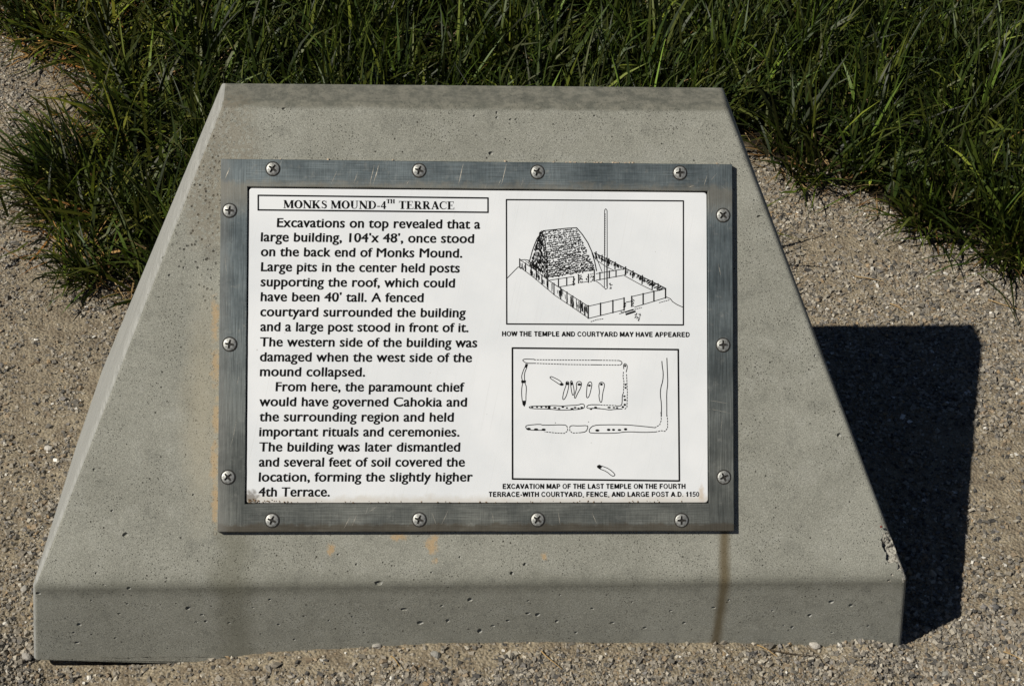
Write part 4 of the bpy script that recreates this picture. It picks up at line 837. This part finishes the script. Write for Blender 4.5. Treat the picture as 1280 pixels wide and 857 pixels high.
# ---------------------------------------------------------------- grass
def blades(x, y, z, L, wd, az, lean, bend, tints, segs=4):
    """ribbons that rise, lean towards az and droop; returns verts, tris, colours"""
    n = len(x); T = np.linspace(0, 1, segs+1)
    ca, sa = np.cos(az), np.sin(az)
    tw = R.uniform(-1.2, 1.2, n)
    pts = []; px = np.zeros(n); pz = np.zeros(n)
    H = [np.zeros(n)]; Zz = [np.zeros(n)]
    for i in range(segs):
        a_ = np.minimum(lean+bend*((i+.5)/segs)**1.3, 1.95); H.append(H[-1]+np.sin(a_)*L/segs); Zz.append(Zz[-1]+np.cos(a_)*L/segs)
    side = np.stack([-sa, ca], -1)
    V = []
    prof = [.75, 1, .9, .62, .0]
    for i in range(segs+1):
        cx = x+ca*H[i]; cy = y+sa*H[i]; cz = z+Zz[i]
        hw = wd*prof[i]/2
        th = az+np.pi/2+tw*(T[i]-.3)
        dx, dy = np.cos(th)*hw, np.sin(th)*hw
        dz = hw*.5*np.sin(tw*2)
        if i < segs:
            V.append(np.stack([cx+dx, cy+dy, cz+dz], -1)); V.append(np.stack([cx-dx, cy-dy, cz-dz], -1))
        else: V.append(np.stack([cx, cy, cz], -1))
    V = np.stack(V, 1); k = V.shape[1]
    # never let a drooping tip sink into the ground
    gz = ground_z(V[:, :, 0], V[:, :, 1]); V[:, :, 2] = np.maximum(V[:, :, 2], gz+.001+R.uniform(0, .004, (n, 1)))
    tri = []
    for i in range(segs-1):
        a_ = 2*i; tri += [[a_, a_+1, a_+3], [a_, a_+3, a_+2]]
    tri += [[2*(segs-1), 2*(segs-1)+1, 2*segs]]
    Fq = (np.array(tri)[None]+np.arange(n)[:, None, None]*k).reshape(-1, 3)
    C = np.repeat(tints[:, None], k, 1).copy()
    C[:, :2] = C[:, :2]*.75+np.array([.1, .085, .03])*.25          # pale sheath at the root
    return V.reshape(-1, 3), Fq, C.reshape(-1, 3)
GREEN = np.array([[.038, .060, .008], [.052, .082, .010], [.068, .098, .012], [.040, .066, .014], [.098, .116, .016], [.078, .092, .02]])
def tint_for(n, edge):
    c = GREEN[R.integers(0, 6, n)]*np.exp(R.normal(-.62, .6, (n, 1)))
    dry = R.random(n) < (.07+.4*edge)
    d = np.array([[.26, .17, .07], [.32, .23, .11], [.2, .11, .04], [.16, .14, .05]])[R.integers(0, 4, n)]
    return np.where(dry[:, None], d*R.uniform(.6, 1.1, (n, 1)), c), dry
def turf_blades(nclump, x0, x1, y0, y1, per, Lm, front_only=False):
    cx = R.uniform(x0, x1, nclump); cy = R.uniform(y0, y1, nclump)
    t = turf(cx, cy); ok = (t > .0) & (R.random(nclump) < np.clip(.35+t*9, 0, 1)) & (.5+.5*wav(cx*2, cy*2, 11) > .08)
    cx, cy, t = cx[ok], cy[ok], t[ok]
    k = R.integers(int(per*.5), int(per*1.5), len(cx)); rep = np.repeat(np.arange(len(cx)), k); n = len(rep)
    a0 = R.uniform(0, 6.283, n); rd = np.abs(R.normal(0, .014, n))
    x = cx[rep]+np.cos(a0)*rd; y = cy[rep]+np.sin(a0)*rd
    wind = R.uniform(0, 6.283, len(cx))[rep]
    az = np.where(R.random(n) < .6, a0, wind)+R.normal(0, .4, n)
    edge = np.clip(1-t[rep]/.06, 0, 1)
    L = Lm*R.uniform(.5, 1.35, n)*(1-.25*edge)*R.uniform(.75, 1.2, len(cx))[rep]
    lean = np.abs(R.normal(.3, .3, n))+.25*edge; bend = np.abs(R.normal(.7, .55, n))
    lean = lean+.28*sstep(-.3, -.6, x)
    tn, dry = tint_for(n, np.clip(edge+.35*sstep(-.35, -.6, x)*R.random(n), 0, 1))
    tn = tn*(1+sstep(-.4, -.7, x)[:, None]*np.array([.7, .4, .0]))
    L = np.where(dry, L*.7, L); lean = np.where(dry, lean+.5, lean)
    wd = R.uniform(.0024, .0068, n)*np.where(dry, .6, 1)
    # keep roots out of the plinth
    ok = ~in_plinth(x, y, .004)
    return [q[ok] for q in (x, y, L, wd, az, lean, bend, tn)]
parts = [turf_blades(2100, -1.05, 1.4, .57, 1.95, 17, .142), turf_blades(5200, -2.4, 2.8, .5, 3.7, 9, .13)]
X_, Y_, L_, W_, A_, LE, BE, TN_ = [np.concatenate([p[i] for p in parts]) for i in range(8)]
v, f, c = blades(X_, Y_, ground_z(X_, Y_)-.002, L_, W_, A_, LE, BE, TN_)
gme = fast_mesh('grass', v, f, 3, True); vcol(gme, 'tint', c)
link('grass', gme, None, M['grass'], label='long dark green grass growing behind and beside the plinth', cat='grass', kind='stuff')

# dead thatch lying at the foot of the turf
n = 9000; x = R.uniform(-.95, 1.4, n); y = R.uniform(.6, 1.9, n); t = turf(x, y)
ok = (t > -.035) & (R.random(n) < np.clip(1.1-np.abs(t-.01)*8, .25, 1)) & ~in_plinth(x, y, .01); x, y = x[ok], y[ok]; n = len(x)
tn = np.array([[.3, .19, .08], [.36, .25, .12], [.22, .12, .045], [.12, .09, .04]])[R.integers(0, 4, n)]*R.uniform(.6, 1.1, (n, 1))
v, f, c = blades(x, y, ground_z(x, y)+.002, R.uniform(.015, .07, n), R.uniform(.0009, .0024, n), R.uniform(0, 6.283, n), R.uniform(1.1, 1.5, n), R.uniform(0, .2, n), tn)
tme = fast_mesh('dead_thatch', v, f, 3, True); vcol(tme, 'tint', c)
link('dead_thatch', tme, None, M['straw'], label='brown dead grass lying along the ragged edge of the turf', cat='dead grass', kind='stuff')

# separate tufts that spill over the gravel
def tuft(name, cx, cy, n, Lm, az0, spread, rad, label, dryf=.25, cat='grass tuft', flatness=.5):
    a0 = R.normal(az0, spread, n); rd = np.abs(R.normal(0, rad, n))
    x = cx+R.normal(0, rad, n); y = cy+R.normal(0, rad*.8, n)
    tn, dry = tint_for(n, np.full(n, dryf*2))
    L = Lm*R.uniform(.45, 1.3, n)*np.where(dry, .6, 1)
    v, f, c = blades(x-cx, y-cy, np.zeros(n), L, R.uniform(.0022, .0055, n)*np.where(dry, .6, 1), a0, np.abs(R.normal(flatness, .3, n)), np.abs(R.normal(.7, .4, n)), tn)
    v = v.copy(); v[:, 2] = np.maximum(v[:, 2], .001)
    me = fast_mesh(name, v, f, 3, True); vcol(me, 'tint', c)
    return link(name, me, None, M['grass'], label, cat, 'grass tufts at the edge of the gravel', loc=(cx, cy, float(ground_z(cx, cy))))
tuft('grass_tuft', *TUFTS['low'], 170, .1, math.radians(215), 1.0, .022, 'low grass tuft lying on the gravel just left of the plinth, lowest on that side')
tuft('grass_tuft', TUFTS['left'][0]-.01, TUFTS['left'][1]-.09, 120, .12, math.radians(200), .9, .035, 'bushy grass tuft between the arching tuft and the lowest tuft left of the plinth', .3)
tuft('grass_tuft', *TUFTS['left'], 260, .16, math.radians(190), .8, .026, 'long bladed grass tuft arching left over the gravel beside the upper plinth', .12)
tuft('grass_tuft', *TUFTS['corner'], 230, .12, math.radians(200), 1.3, .035, 'yellowing grass tuft in the upper left corner of the view', .5)
tuft('grass_tuft', *TUFTS['right'], 200, .13, math.radians(250), .9, .026, 'dark grass tuft spilling onto the gravel at the right edge of the view', .2)
tuft('grass_tuft', *TUFTS['mid'], 190, .13, math.radians(245), .9, .026, 'green grass tuft leaning over the gravel above the top of the plinth shadow', .12)
tuft('grass_tuft', *TUFTS['edge'], 130, .1, math.radians(260), 1.0, .022, 'short grass tuft close beside the upper right edge of the plinth', .2)

# loose straws
SL = ['dry grass blade lying on gravel right of the plinth below the right tuft', 'dark twig on the gravel right of the plinth shadow', 'short straw just above the top of the plinth shadow', 'straw in front of the plinth left of centre near the bottom edge',
      'bent straw near the bottom edge in front of the plinth middle', 'orange straw in front of the plinth right of centre', 'straw in the bottom right corner of the view', 'thin straw on gravel above the plinth shadow', None, 'brown twig against the plinth foot near its right end']
for (a, b), lb in zip(STRAWS, SL):
    if not lb: continue
    a, b = Vector(a), Vector(b); n = 8; bm = bmesh.new(); rings = []
    d = (b-a); sd = Vector((-d.y, d.x, 0)).normalized()
    for i in range(n+1):
        t = i/n; p = a+d*t+sd*(.0025*math.sin(t*3.1+len(lb)))*1.0; p.z = float(ground_z(p.x, p.y))+.0055
        r_ = .0011*(1-.6*t)
        rings.append([bm.verts.new(p-a+sd*r_*math.cos(q)+Vector((0, 0, r_*math.sin(q)))) for q in (0, 1.57, 3.14, 4.71)])
    for q, s_ in zip(rings, rings[1:]):
        for i in range(4): bm.faces.new((q[i], q[(i+1) % 4], s_[(i+1) % 4], s_[i]))
    me = bpy.data.meshes.new('straw'); bm.to_mesh(me); bm.free()
    vcol(me, 'tint', np.tile((.07, .05, .03) if 'twig' in lb else (.36, .24, .1), (len(me.vertices), 1)))
    link('straw', me, None, M['straw'], lb, 'straw', 'loose straws on the gravel', loc=a)
rf = link('red_fleck', rm, root, M['red']); rf.location = Vector(CHIP[0])+Vector((-.001, -.003, .006))
